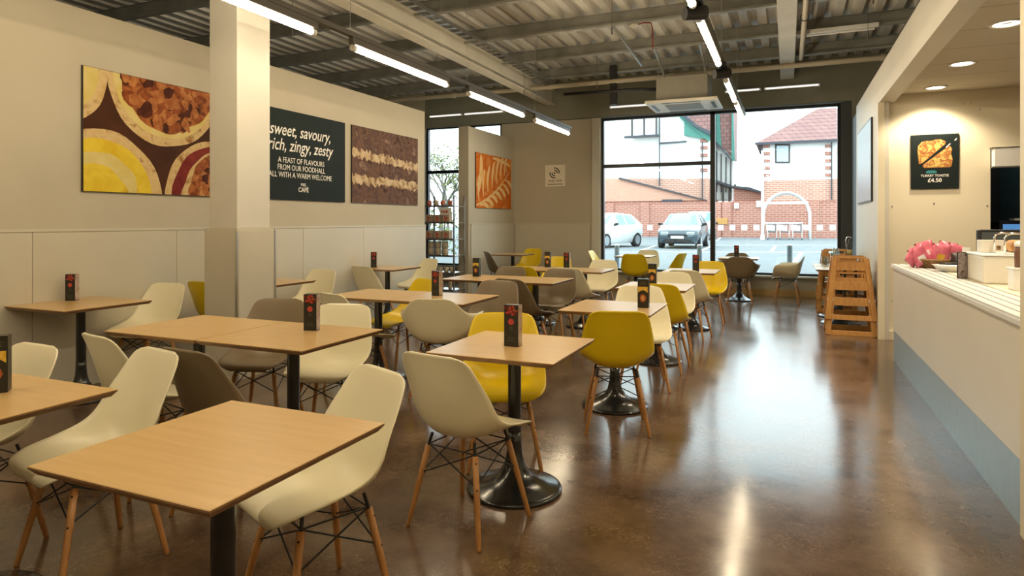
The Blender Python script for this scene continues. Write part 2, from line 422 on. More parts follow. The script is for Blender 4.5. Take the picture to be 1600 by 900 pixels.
# right hand: clad panel wall, servery header, servery interior
wall('wall_right', [(1.0,8.67,0, 1.10,11.4,3.2),(1.0,-3,2.8, 1.10,8.67,3.2)], 'white_paint')
wall('trim_9', [(0.985,8.655,0, 1.055,8.72,2.8)], 'cream_wall')
wall('trim_10', [(1.10,-3,2.8, 1.16,8.72,2.89)], 'white_paint')
wall('wall_right_recess', [(1.06,11.4,0, 1.2,FW,3.2)], 'dark')
wall('wall_right_near', [(0.955,-3,0, 1.10,3.52,2.8)], 'cream_wall')
wall('wall_servery_end', [(1.10,8.74,0, 2.10,8.86,3.3),(2.10,8.74,2.21, 3.4,8.86,3.3),(3.4,8.74,0, 6,8.86,3.3)], 'cream_wall')
b = MB()
for X in (1.13,):
    pass
for X, Z in ((1.14,2.68),(1.14,1.57),(2.0,2.66),(2.07,1.57),(1.56,1.60),(1.14,0.45),(1.85,2.74),(1.92,2.745)):
    b.cyl((X,8.735,Z),(X,8.74,Z),0.008,0.008,10)
b.build('screw_caps', 'steel', COL.objects['wall_servery_end'])['kind'] = 'stuff'
wall('baseboard_servery', [(1.10,8.70,0, 2.10,8.74,0.1)], 'cream_wall')
M['tiles'] = brick_mat('ceiling_tiles', (0.60,0.55,0.45,1), (0.60,0.55,0.45,1), (0.36,0.32,0.25,1), 1.2, 0.6, 0.008, 0.8, 0.0, xz=False)
o = MB().box(1.16,-3,2.89, 6,8.74,2.93).build('ceiling_servery', 'tiles'); struct(o)
# kitchen seen through the hatch
wall('wall_kitchen', [(1.2,11.0,0, 6,11.1,3.0)], 'dark')
wall('door_1', [(2.72,8.86,0, 2.80,10.9,2.3)], mat('teal_door_paint', (0.10,0.20,0.24,1), None, 0.4))

# ------------------------------------------------------------------ roof steel and services
def ibeam_y(name, x, z0, z1, y0, y1, w, m, tf=0.02):
    b = MB(); b.box(x-w/2,y0,z0, x+w/2,y1,z0+tf); b.box(x-w/2,y0,z1-tf, x+w/2,y1,z1); b.box(x-0.012,y0,z0+tf, x+0.012,y1,z1-tf)
    return struct(b.build(name, m, bevel=0.002, seg=1))
ibeam_y('trim_11', -4.62, 3.86, 4.20, -3, FW, 0.20, 'beam')
b = MB().box(-0.115,-3,4.02, 0.115,FW,4.20); struct(b.build('trim_12', 'beam', bevel=0.006))
k = 13
for Y in (0.3,1.72,3.15,4.58,6.0,7.45,8.9,10.35,11.75):
    # each purlin a cold rolled Z over the beams, with a cleat at the main beam
    b = MB(); b.box(-13,Y-0.03,4.345, 6,Y+0.045,4.35); b.box(-13,Y-0.004,4.16, 6,Y+0.004,4.345); b.box(-13,Y-0.075,4.15, 6,Y+0.004,4.157)
    b.box(-13,Y-0.075,4.157, 6,Y-0.068,4.18)
    b.box(-4.35,Y-0.02,4.16, -4.25,Y-0.006,4.33)
    struct(b.build('trim_%d' % k, 'purlin')); k += 1
MB().cyl((-5.9,11.65,3.98),(1.0,11.65,3.98),0.042,n=16).cyl((1.0,11.65,3.98),(5.9,11.65,3.98),0.042,n=16)
def service(name, build, m, label, cat, group=None):
    o = build.build(name, m); return tag(o, label, cat, group)
b = MB().cyl((-12.9,11.62,3.98),(5.9,11.62,3.98),0.042,n=16)
for X in (-9.0,-6.3,-4.2,-1.9,1.4): b.cyl((X-0.04,11.62,3.98),(X+0.04,11.62,3.98),0.055,n=16)
service('water_pipe', b, 'pipe', 'long cream pipe crossing the ceiling above the air conditioner', 'pipe')
b = MB().cyl((0.21,-2.9,4.06),(0.21,11.52,4.06),0.035,n=14)
service('conduit_pipe', b, 'pipe', 'straight cream pipe running beside the box beam', 'pipe')
pr = COL.objects['conduit_pipe']
b = MB()
for Y in (3.5,6.3,9.2): b.tube([(0.21+0.05*math.cos(t), Y, 4.06+0.05*math.sin(t)) for t in [i*PI/6 for i in range(12)]], 0.006, 6, closed=True)
b.build('clip', 'black_frame', pr)
# cable tray over the main beam
b = MB(); b.box(-4.33,-2.9,4.05, -4.325,12.5,4.10).box(-4.19,-2.9,4.05, -4.185,12.5,4.10)
for i in range(77): b.box(-4.325,-2.85+i*0.2,4.05, -4.19,-2.79+i*0.2,4.054)
service('cable_tray', b, 'steel', 'galvanised perforated cable tray running along the large steel beam', 'cable tray')

# hanging tube lights
def batten(x, y0, y1, label, group):
    r = empty('tube_light', (x,(y0+y1)/2,3.0), 0, label, 'light', group); L = (y1-y0)/2
    b = MB().box(-0.026,-L-0.03,0.022, 0.026,L+0.03,0.085); b.build('housing', 'housing', r, bevel=0.004)
    MB().cyl((0,-L+0.03,-0.012),(0,L-0.03,-0.012),0.024,n=16).build('tube', 'tube', r)
    for s in (-1,1): MB().cyl((0,s*(L-0.03),-0.010),(0,s*(L+0.012),-0.010),0.029,n=16).build('end_cap', 'white', r)
    b = MB()
    for s in (-1,1): b.box(-0.02,s*L*0.8-0.02,0.02, 0.02,s*L*0.8+0.02,0.035)
    b.build('bracket', 'housing', r)
    return r
def track(x, segs, name_label, y0, y1):
    t = empty('light_track', (x,(y0+y1)/2,3.085), 0, name_label, 'light track'); L = (y1-y0)/2
    MB().box(-0.03,-L,0, 0.03,L,0.045).build('rail', 'housing', t, bevel=0.003)
    Y = y0+0.4
    while Y < y1:
        MB().cyl((0,Y-(y0+y1)/2,0.04),(0,Y-(y0+y1)/2,1.26),0.0025,n=6).build('suspension_wire', 'steel', t)
        Y += 2.33
    return t
LA = ['nearest lit tube light on the left track, passing in front of the column', 'lit tube light second along the left track, just right of the column',
      'lit tube light third along the left track, above the brown cake picture', 'farthest lit tube light on the left track, above the free wifi sign',
      'tube light on the left track above the viewer']
for i, (a, c) in enumerate(((2.5,4.30),(4.83,6.60),(7.15,8.97),(9.45,11.15))): batten(-3.67, a, c, LA[i], 'tube lights on the left track')
for a in (0.15,-2.2): batten(-3.67, a, a+1.8, LA[4], 'tube lights on the left track')
track(-3.67, None, 'dark straight track carrying the left row of tube lights', -2.6, 11.25)
LB = ['nearest lit tube light on the middle track, at the top edge of the picture', 'long lit tube light of the middle track between two black track spotlights', 'lit tube light on the middle track just in front of the window',
      'farthest small lit tube light on the middle track', 'tube light on the middle track above the viewer']
for i, (a, c) in enumerate(((3.05,4.85),(5.2,6.80),(7.62,8.95),(9.15,10.7))): batten(-0.64, a, c, LB[i], 'tube lights on the middle track')
for a in (0.7,-1.7): batten(-0.64, a, a+1.8, LB[4], 'tube lights on the middle track')
track(-0.64, None, 'dark straight track carrying the middle row of tube lights', -2.6, 10.9)
def spothead(y, label):
    r = empty('track_spotlight', (-0.64,y,3.085), 0, label, 'spotlight', 'black spotlights on the middle track')
    MB().box(-0.05,-0.09,-0.045, 0.05,0.09,0.0).build('adapter', 'rubber', r, bevel=0.005)
    MB().cyl((0,0.02,-0.045),(0,0.02,-0.085),0.012,n=10).build('stem', 'rubber', r)
    MB().cyl((-0.075,-0.05,-0.115),(0.065,0.05,-0.095),0.05,0.055,n=18).build('lamp_head', 'rubber', r)
spothead(5.02, 'black track spotlight at the near end of the middle track'); spothead(7.2, 'black track spotlight between the middle track tube lights')
# bare uplight battens on the far wall
for x0, x1, z, lab in ((-7.6,-6.75,3.80,'pale wall batten above the store window, left piece'),(-6.70,-5.72,3.80,'pale wall batten above the store window, right piece'),
                       (-1.10,-0.45,3.86,'pale wall batten over the main window, left piece'),(-0.40,0.55,3.86,'pale wall batten over the main window, right piece'),(-3.35,-2.45,3.72,'pale wall batten left of the air conditioner')):
    r = empty('wall_batten', ((x0+x1)/2,FW-0.05,z), 0, lab, 'light', 'pale battens along the far wall'); L = (x1-x0)/2
    MB().box(-L,-0.02,-0.02, L,0.05,0.03).build('housing', 'white', r, bevel=0.003)
    MB().cyl((-L+0.03,-0.035,0.0),(L-0.03,-0.035,0.0),0.013,n=10).build('tube', 'tubedim', r)
r = empty('ceiling_batten', (0.62,10.2,4.10), 0, 'unlit white batten light hanging below the deck beside the box beam', 'light')
MB().box(-0.55,-0.03,0, 0.55,0.03,0.06).build('housing', 'white', r, bevel=0.004)
MB().cyl((-0.5,0,-0.02),(0.5,0,-0.02),0.014,n=10).build('tube', 'white', r)

# air conditioning cassette
r = empty('air_conditioner', (-1.66,11.55,3.41), 0, 'cream ceiling cassette air conditioner hanging in front of the window', 'air conditioner')
MB().box(-0.43,-0.36,0.06, 0.43,0.36,0.48).build('body', mat('grey_ac_casing', (0.30,0.28,0.23,1)), r, bevel=0.01)
b = MB().box(-0.60,-0.52,0, 0.60,0.52,0.055); b.build('fascia', 'offwhite', r, bevel=0.015)
b = MB().box(-0.30,-0.28,-0.008, 0.30,0.28,0.001); b.build('grille', mat('grey_grille', (0.28,0.27,0.24,1), (0.20,0.19,0.17,1), 0.5, 40, stretch=(0.1,6,1)), r, bevel=0.004)
for q in ((-0.32,-0.47,0.32,-0.42),(-0.32,0.42,0.32,0.47),(-0.53,-0.30,-0.47,0.30),(0.47,-0.30,0.53,0.30)):
    MB().box(q[0],q[1],-0.004, q[2],q[3],0.002).build('air_slot', 'black_frame', r)
for sx in (-0.4,0.4):
    for sy in (-0.3,0.3): MB().cyl((sx,sy,0.4),(sx,sy,0.95),0.005,n=6).build('hanger_rod', 'steel', r)
b = MB().tube([(-0.43,-0.1,0.32),(-0.60,-0.1,0.33),(-0.75,-0.1,0.35),(-2.2,-0.1,0.37)], 0.03, 10); b.build('refrigerant_pipe', 'rubber', r)
b = MB(); b.box(-3.02,11.6,3.55, -2.90,11.7,4.28); 
service('duct_post', b, 'rubber', 'black square duct hanging down left of the air conditioner', 'duct')
# smoke detector with red cable
r = empty('smoke_detector', (-1.965,8.87,4.10), 0, 'small cream smoke detector with red cable under the roof deck', 'smoke detector')
MB().lathe([(0.0,0.05),(0.055,0.05),(0.06,0.02),(0.045,0.0),(0.0,-0.01)], 20).build('sensor', 'beam', r)
MB().tube([(0.05,0,0.03),(0.15,0,0.045),(0.24,0.0,0.03),(0.26,0.0,-0.05),(0.26,0.02,-0.33)], 0.008, 8).build('cable', 'red', r)
for i, (p_, q_) in enumerate((((-2.26,8.85,4.152),(-2.09,10.0,3.83)),((-1.95,10.3,4.152),(-1.93,11.1,3.87)),((-1.25,10.3,4.152),(-1.25,11.1,3.87)))):
    b = MB().bar(p_,q_,0.03,0.03)
    tag(b.build('brace_strut', 'steel'), ['slim dark strut slanting beside the smoke detector, leftmost of three','slim dark strut slanting right of the smoke detector','slim dark strut slanting just left of the middle light track'][i], 'strut', 'slim slanting struts under the deck')
for i, (X, Y) in enumerate(((-5.1,8.85),(-4.2,10.3),(-3.4,8.85),(-2.9,10.3),(0.8,7.4),(0.9,8.85),(-5.4,5.95),(-1.9,7.4))):
    b = MB().cyl((X,Y,3.62),(X,Y,4.16),0.003,n=6).cyl((X,Y,3.60),(X,Y,3.68),0.009,n=8)
    tag(b.build('hanging_wire', 'housing'), 'thin wire dangling from a ceiling purlin', 'wire', 'thin wires dangling from the purlins')

# servery downlights
for i, Y in enumerate((8.42,7.24,5.90,4.56,3.2)):
    lab = ['round downlight nearest the poster wall','middle round downlight of the servery ceiling','largest looking round downlight, nearest the viewer','round downlight over the counter out of sight','round downlight over the counter out of sight'][i]
    r = empty('downlight', (1.52,Y,2.89), 0, lab, 'light', 'round downlights in the servery ceiling')
    MB().lathe([(0.115,0.0),(0.115,-0.010),(0.092,-0.012),(0.088,0.0)], 32).build('trim_ring', 'white', r)
    MB().lathe([(0.09,-0.003),(0.0,-0.003)], 32).build('reflector', 'chrome', r)
    MB().lathe([(0.085,-0.006),(0.055,-0.010),(0.045,-0.006)], 32).build('glow_ring', 'bulb', r)
    ld = bpy.data.lights.new('lamp', 'SPOT'); ld.energy = SPOT_W; ld.color = (1.0,0.84,0.60); ld.spot_size = 2.3; ld.spot_blend = 0.5; ld.shadow_soft_size = 0.07
    lo = bpy.data.objects.new('lamp', ld); COL.objects.link(lo); lo.parent = r; lo.location = (0,0,-0.04)
# ------------------------------------------------------------------ tables
def make_table(w, d, label):
    r = empty('cafe_table', (0,0,0), 0, label, 'table')
    a, c = w/2, d/2; i = 0.016; z = 0.75
    def ring(e, zz): return [(-a+e,-c+e,zz),(a-e,-c+e,zz),(a-e,c-e,zz),(-a+e,c-e,zz)]
    v = ring(0.002,z)+ring(0,z-0.002)+ring(0.001,z-0.008)+ring(i,z-0.026)
    f = [(0,1,2,3)]; m = [0]
    for q in range(3):
        for t in range(4): f.append((q*4+t, q*4+4+t, q*4+4+(t+1)%4, q*4+(t+1)%4)); m.append(0 if q == 0 else 1)
    f.append((15,14,13,12)); m.append(1)
    b = MB()
    for ff, mm in zip(f,m): b.f.append(ff); b.m.append(mm); b.sm.append(False)
    b.v = v
    b.build('tabletop', ['birch','ply'], r)
    MB().box(-0.11,-0.11,z-0.034, 0.11,0.11,z-0.026).build('mounting_plate', 'iron', r)
    MB().cyl((0,0,0.24),(0,0,z-0.034),0.035,n=24).build('pole', 'iron', r)
    MB().lathe([(0.0,0.30),(0.036,0.30),(0.037,0.25),(0.041,0.19),(0.055,0.13),(0.085,0.085),(0.13,0.053),(0.18,0.035),(0.225,0.024),(0.243,0.018),(0.248,0.010),(0.246,0.0),(0.0,0.0)], 48).build('base', 'iron', r)
    return r
TAB = [ # x, y, w, d, label
 (-1.52,1.39,0.66,0.68,'large empty wooden square table in the left foreground, nearest the viewer'),
 (-2.705,1.33,0.66,0.68,'wooden cafe table cut by the left picture edge with a yellow menu holder'),
 (-3.40,1.33,0.66,0.68,'wooden cafe table mostly beyond the left picture edge'),
 (-5.125,3.30,0.70,0.70,'wooden cafe table against the left wall below the pie picture'),
 (-3.34,2.87,0.735,0.70,'left one of the pushed together wooden tables in front of the column'),
 (-2.595,2.87,0.735,0.70,'right one of the pushed together tables in front of the column, holding a menu'),
 (-1.31,3.08,0.67,0.68,'wooden square table with a menu holder between white chair and bright yellow chair'),
 (-3.34,4.76,0.68,0.68,'wooden table right of the column, behind the foreground pair'),
 (-2.655,4.76,0.68,0.68,'wooden table in front of the cream armchair back with a menu in red and black'),
 (-5.10,5.25,0.70,0.70,'wooden wall table half hidden behind the column'),
 (-5.11,7.50,0.66,0.70,'wooden wall table below the brown cake picture with a menu holder'),
 (-3.23,6.60,0.68,0.70,'wooden table near the mug shelves with a yellow menu holder'),
 (-2.555,6.60,0.66,0.70,'empty wooden table between brown chairs, third row back'),
 (-3.145,8.20,0.66,0.70,'wooden table holding two menu holders near the wifi wall'),
 (-2.475,8.20,0.66,0.70,'empty wooden table in front of the white chair near the wifi wall'),
 (-4.95,11.55,0.66,0.66,'small corner table under the orange coffee picture'),
 (-1.20,4.76,0.67,0.70,'wooden table with yellow menu holder behind the mustard chair back'),
 (-1.20,6.45,0.67,0.70,'wooden table with yellow menu holder, second beside the aisle'),
 (-1.15,8.60,0.66,0.70,'window-lit table with a red menu holder, third beside the aisle'),
 (-2.60,11.90,0.66,0.68,'small table at the left window pane between two side-on chairs'),
 (-0.78,11.97,0.66,0.66,'small table by the window with a brown armchair before it'),
 (0.66,9.78,0.62,0.66,'wooden table at the right wall behind the high chairs'),
 (0.66,10.48,0.62,0.66,'wooden table at the right wall carrying glass jars'),
]
proto = {}
for x, y, w, d, lab in TAB:
    t = proto.get((w,d))
    if t is None: t = make_table(w, d, lab); proto[(w,d)] = t
    else: t = copy_tree(t)
    t['label'] = lab; t['group'] = 'square wooden cafe tables'; t.location = (x,y,0)

# ------------------------------------------------------------------ chairs
SIDE = [ # v, centre y, centre z, half width, rim y, rim z
 (0.0,.232,.402,.120,.232,.402),(.03,.237,.420,.165,.236,.422),(.08,.226,.438,.200,.225,.444),(.18,.168,.446,.226,.168,.466),(.35,.050,.438,.238,.056,.486),(.5,-.060,.426,.242,-.038,.510),
 (.6,-.135,.438,.242,-.090,.540),(.68,-.180,.478,.239,-.122,.580),(.78,-.208,.566,.228,-.156,.645),(.87,-.232,.664,.213,-.196,.710),(.94,-.253,.750,.196,-.232,.772),(.975,-.265,.796,.180,-.250,.802),(.992,-.272,.816,.152,-.263,.818),(1.0,-.276,.826,.112,-.270,.826)]
ARM = [ # v, centre y, centre z, half width, rim y, rim z
 (0.0,.232,.400,.130,.232,.400),(.03,.238,.416,.180,.237,.420),(.08,.228,.434,.225,.226,.448),(.14,.200,.444,.252,.205,.500),(.20,.165,.446,.280,.190,.570),(.27,.115,.442,.308,.165,.632),
 (.35,.055,.434,.326,.115,.660),(.45,-.030,.424,.330,.040,.668),(.55,-.110,.428,.320,-.040,.668),(.62,-.160,.446,.306,-.095,.670),(.70,-.192,.500,.280,-.145,.678),(.78,-.212,.575,.266,-.182,.684),
 (.85,-.228,.640,.245,-.206,.700),(.91,-.244,.700,.218,-.230,.728),(.95,-.256,.745,.192,-.246,.756),(.98,-.266,.780,.156,-.260,.784),(1.0,-.272,.800,.105,-.270,.800)]
def interp(tab, v):
    for i in range(len(tab)-1):
        if v <= tab[i+1][0]:
            a, b_ = tab[i], tab[i+1]; p = tab[max(i-1,0)]; q = tab[min(i+2,len(tab)-1)]
            h = b_[0]-a[0]; t = (v-a[0])/h; out = []
            for k in range(1,len(a)):
                m0 = (b_[k]-p[k])/max(b_[0]-p[0],1e-6)*h; m1 = (q[k]-a[k])/max(q[0]-a[0],1e-6)*h
                out.append((2*t**3-3*t*t+1)*a[k]+(t**3-2*t*t+t)*m0+(-2*t**3+3*t*t)*b_[k]+(t**3-t*t)*m1)
            return out
    return list(tab[-1][1:])
def shell_mesh(tab, arm, m):
    vs = [0,.012,.03,.055,.08,.11,.14,.17,.20,.235,.27,.31,.35,.40,.45,.5,.55,.585,.62,.66,.70,.74,.78,.815,.85,.88,.91,.93,.95,.965,.98,.99,1.0]
    nu = 28; bm = bmesh.new(); rows = []
    for v in vs:
        q = interp(tab, v); y, z, w = q[:3]
        row = []
        for i in range(nu+1):
            u = -1+2*i/nu; au = abs(u)
            k = au**(2.6 if arm else 2.4)
            xx = w*math.copysign(1.12*au-0.12*au**3, u) if arm else w*u
            yy = y+(q[3]-y)*k; zz = z+(q[4]-z)*k
            row.append(bm.verts.new((xx, yy, zz)))
        rows.append(row)
    for a, c in zip(rows, rows[1:]):
        for i in range(nu): bm.faces.new((a[i],a[i+1],c[i+1],c[i]))
    bm.normal_update()
    # a closed skin 6 mm thick, grown away from the sitter
    base = rows; n0 = {v: v.normal.copy() for row in rows for v in row}
    mid = rows[len(rows)//3][nu//2]; sgn = -1 if n0[mid].z > 0 else 1
    back = [[bm.verts.new(v.co+n0[v]*sgn*0.006) for v in row] for row in rows]
    for a, c in zip(back, back[1:]):
        for i in range(nu): bm.faces.new((a[i+1],a[i],c[i],c[i+1]))
    R = len(rows)-1
    for i in range(nu):
        for j in (0,R): bm.faces.new((rows[j][i],rows[j][i+1],back[j][i+1],back[j][i]))
    for j in range(R):
        for i in (0,nu): bm.faces.new((rows[j][i],rows[j+1][i],back[j+1][i],back[j][i]))
    bmesh.ops.recalc_face_normals(bm, faces=bm.faces)
    for f in bm.faces: f.smooth = True
    me = bpy.data.meshes.new('shell'); bm.to_mesh(me); bm.free(); me.materials.append(M[m]); return me
TOPS = [(sx*0.128, sy) for sx in (-1,1) for sy in (0.115,-0.125)]
FEET = [(sx*0.205, sy) for sx in (-1,1) for sy in (0.20,-0.195)]
def make_chair(arm, m):
    r = empty('armchair' if arm else 'dining_chair', (0,0,0))
    o = bpy.data.objects.new('shell', shell_mesh(ARM if arm else SIDE, arm, m)); COL.objects.link(o); o.parent = r
    def on(i, z):
        t = (0.405-z)/0.405; return Vector((TOPS[i][0]+(FEET[i][0]-TOPS[i][0])*t, TOPS[i][1]+(FEET[i][1]-TOPS[i][1])*t, z))
    for i in range(4):
        lg = MB().tube([on(i,0.0),on(i,0.008),on(i,0.05),on(i,0.2),on(i,0.37)], [0.009,0.0105,0.0115,0.0135,0.014], 12).build('leg', 'dowel', r)
        d = Vector((FEET[i][0],FEET[i][1],0)).normalized()
        for z in (0.24,0.345):
            c = on(i,z); MB().cyl(c-d*0.0165, c+d*0.0165, 0.004, n=8).build('bolt', 'wire', lg)
    b = MB()
    for i, j in ((0,1),(1,3),(3,2),(2,0)):
        b.cyl(on(i,0.245), on(j,0.375), 0.0035, n=6); b.cyl(on(j,0.245), on(i,0.375), 0.0035, n=6)
        b.cyl(on(i,0.375), on(j,0.375), 0.0035, n=6)
    for i in range(4):
        b.cyl(on(i,0.37), (TOPS[i][0]*0.95,TOPS[i][1]*0.95,0.425 if TOPS[i][1] > 0 or not arm else 0.43), 0.007, n=8)
    b.build('wire_brace', 'wire', r)
    return r
CH = [ # arm, colour, x, y, facing in degrees (0 looks away from the viewer), label
 (0,'cream',-1.555,1.84,156,'large cream chair in the foreground, pushed in behind the nearest table'),
 (0,'cream',-2.63,1.745,169,'cream chair at far left foreground with its whole seat seen side-on'),
 (0,'cream',-3.22,1.60,178,'cream chair cut by the left picture edge behind the yellow menu holder'),
 (0,'cream',-3.16,2.40,-12,'cream chair seen from behind under the left wall table, before the long table pair'),
 (0,'taupe',-2.46,2.32,-6,'dark brown chair seen from behind between two cream foreground chairs'),
 (0,'taupe',-3.36,3.42,198,'brown chair facing the viewer in front of the column'),
 (0,'cream',-2.74,3.36,197,'cream chair facing the viewer behind the menu on the long table pair'),
 (0,'cream',-5.22,3.93,190,'cream chair facing the viewer at the wall table below the pie picture'),
 (0,'yellow',-5.12,4.68,0,'mustard chair back peeking out left of the column'),
 (0,'cream',-5.07,5.85,180,'cream chair facing the viewer at the wall table right of the column'),
 (0,'cream',-3.26,4.36,-18,'cream chair back rising behind the menu, at the table right of the column'),
 (1,'cream',-2.58,4.54,15,'cream armchair seen from behind in the middle of the room'),
 (0,'yellow',-3.40,5.24,154,'yellow chair facing the viewer behind the table with the cream armchair'),
 (0,'taupe',-2.53,5.36,185,'brown chair facing the viewer, right of the red and black menu in the middle'),
 (0,'cream',-1.36,2.66,-11,'cream chair seen from behind with all legs visible, before the yellow chair'),
 (0,'yellow',-1.52,3.42,205,'bright yellow chair facing the viewer behind the square table'),
 (0,'cream',-4.95,7.00,-12,'cream chair seen from behind at the wall table below the cake picture'),
 (0,'cream',-5.08,8.22,160,'cream chair facing the viewer beside the mug shelves'),
 (0,'taupe',-2.48,6.08,-14,'dark brown chair seen from behind with its seat tip showing, middle of the room'),
 (0,'taupe',-3.18,7.13,180,'brown chair facing the viewer at the table near the mug shelves'),
 (0,'taupe',-2.50,7.02,178,'brown chair facing the viewer right of the table, in the third row'),
 (0,'yellow',-3.06,7.72,-6,'mustard chair back standing behind a brown chair in the third row'),
 (0,'cream',-2.42,7.72,-12,'cream chair seen from behind, standing behind a brown chair in the third row'),
 (0,'yellow',-3.36,9.50,180,'yellow chair top showing between the two menu holders'),
 (0,'cream',-2.48,8.95,180,'cream chair facing the viewer at the table near the wifi wall'),
 (0,'taupe',-4.98,10.98,-48,'dark grey brown chair seen side-on at the corner table'),
 (0,'yellow',-4.90,12.20,172,'yellow chair facing the viewer at the corner table'),
 (0,'yellow',-1.07,4.27,18,'mustard chair seen from behind in the aisle, largest of the yellow backs'),
 (0,'cream',-1.13,5.42,196,'cream chair facing the viewer behind the nearest yellow menu by the aisle'),
 (0,'yellow',-1.08,6.16,-3,'narrow mustard chair edge between two cream chairs by the aisle'),
 (0,'cream',-1.15,7.06,188,'cream chair facing the viewer at the second aisle table'),
 (0,'cream',-1.07,7.92,-8,'cream chair seen from behind at the third aisle table'),
 (0,'yellow',-1.00,9.22,182,'yellow chair facing the viewer at the third aisle table'),
 (0,'yellow',-2.47,11.30,4,'mustard chair seen from behind near the left window pane'),
 (0,'cream',-2.52,12.42,180,'cream chair facing the viewer against the left window pane'),
 (0,'yellow',-1.96,11.75,72,'yellow chair seen side-on at the right of the left window table'),
 (0,'yellow',-3.22,11.95,-90,'yellow chair seen side-on beside the window pilaster'),
 (1,'taupe',-0.74,11.56,2,'brown armchair seen from behind at the window table'),
 (1,'taupe',-0.88,12.48,176,'brown armchair behind the window table, facing the room'),
 (1,'cream',0.0,12.02,84,'cream armchair standing alone side-on in front of the window'),
]
cp = {}
for arm, m, x, y, a, lab in CH:
    t = cp.get((arm,m))
    if t is None: t = make_chair(arm, m); cp[(arm,m)] = t
    else: t = copy_tree(t)
    tag(t, lab, 'chair', 'moulded armchairs' if arm else 'moulded dining chairs')
    t.location = (x,y,0); t.rotation_euler = (0,0,math.radians(a))

# ------------------------------------------------------------------ menu holders
def make_menu(kind):
    r = empty('menu_holder', (0,0,0)); W, D, H = 0.040, 0.026, 0.215
    MB().box(-W,-D,0, W,D,H).build('card_body', 'black_print' if kind != 'y' else 'black_print', r, bevel=0.001, seg=1)
    b = MB().box(W,-D+0.001,0.004, W+0.0012,D-0.001,H-0.002); b.build('side_card', 'black_print' if kind == 'y' else mat('pale_side_card', (0.50,0.42,0.34,1), (0.30,0.20,0.15,1), 0.3, 30), r)
    for s in (-1,1):     # both broad faces carry the same print
        def flat(poly, m, name, lift=0.0008):
            p = [(x*(1 if s < 0 else -1), z) for x, z in poly]
            bb = MB().prism_y(p, s*(D+0.0001), s*(D+lift)); bb.build(name, m, r)
        if kind == 'r':
            rnd = random.Random(3); b2 = MB()
            for q in range(26):
                cx, cz = rnd.uniform(-0.032,0.032), rnd.uniform(0.165,0.208)
                pl = [(x*(1 if s < 0 else -1),z) for x,z in clip(blob(cx,cz,0.008,0.006,0.15,9,q), -0.039,0.158,0.039,0.213)]
                if len(pl) > 2: b2.prism_y(pl, s*(D+0.0001+q*2e-5), s*(D+0.0009+q*2e-5), q%3)
            b2.build('printed_fruit', ['red','pinkred','rust'], r)
            flat(blob(0,0.128,0.0165,0.0165,0,24), 'pinkred', 'printed_disc')
            b3 = MB()
            for q, (w, z) in enumerate(((0.010,0.098),(0.007,0.092),(0.012,0.086),(0.022,0.045),(0.018,0.036),(0.024,0.028))):
                b3.box(-w,s*(D+0.0001),z, w,s*(D+0.0008),z+0.002)
            b3.build('printed_lines', mat('faint_print', (0.10,0.10,0.07,1)), r)
        else:
            flat([(-0.036,0.095),(0.036,0.095),(0.036,0.158),(-0.036,0.158)], 'amber', 'printed_panel')
            flat([(-0.038,0.020),(0.038,0.020),(0.038,0.112),(0.015,0.128),(0,0.132),(-0.015,0.128),(-0.038,0.112)], 'black_print', 'printed_arch', 0.0012)
            flat(blob(0,0.072,0.024,0.030,0.05,20,4), 'rust', 'printed_toastie', 0.0018)
            flat(blob(0,0.072,0.012,0.020,0.08,16,5), 'bread', 'printed_filling', 0.0022)
            b3 = MB()
            for w, z in ((0.026,0.190),(0.020,0.182),(0.024,0.174)): b3.box(-w,s*(D+0.0001),z, w,s*(D+0.0008),z+0.003)
            b3.build('printed_lines', mat('faint_print', (0.12,0.09,0.05,1)), r)
    return r
MENU = [ # kind, x, y, angle, label
 ('r',-2.60,3.03,16,'black menu holder with red circle on the long table pair before the column'),
 ('r',-1.31,3.06,0,'black menu holder with red circle on the square table, largest in the middle'),
 ('r',-5.36,3.38,24,'black menu holder on the wall table below the pie picture'),
 ('y',-2.76,1.46,48,'yellow menu holder cut by the left picture edge'),
 ('r',-2.80,4.86,-8,'black menu holder with red circle on the table before the cream armchair'),
 ('y',-3.34,6.72,2,'yellow and black menu holder nearest the mug shelves'),
 ('y',-0.99,4.80,2,'yellow and black menu holder on the nearest aisle table'),
 ('y',-1.26,6.55,2,'yellow and black menu holder on the second aisle table'),
 ('r',-1.08,8.50,4,'red and black menu holder on the third aisle table'),
 ('y',-3.09,8.46,3,'yellow and black menu holder near the wifi wall'),
 ('r',-2.775,8.36,3,'red and black menu holder near the wifi wall'),
 ('r',-5.30,7.45,22,'black menu holder on the wall table below the cake picture'),
 ('r',-0.83,12.05,6,'dark menu holder on the window table behind the brown armchair'),
]
mp_ = {}
for kd, x, y, a, lab in MENU:
    t = mp_.get(kd)
    if t is None: t = make_menu(kd); mp_[kd] = t
    else: t = copy_tree(t)
    tag(t, lab, 'menu holder', 'menu holders on the tables'); t.location = (x,y,0.7501); t.rotation_euler = (0,0,math.radians(a))
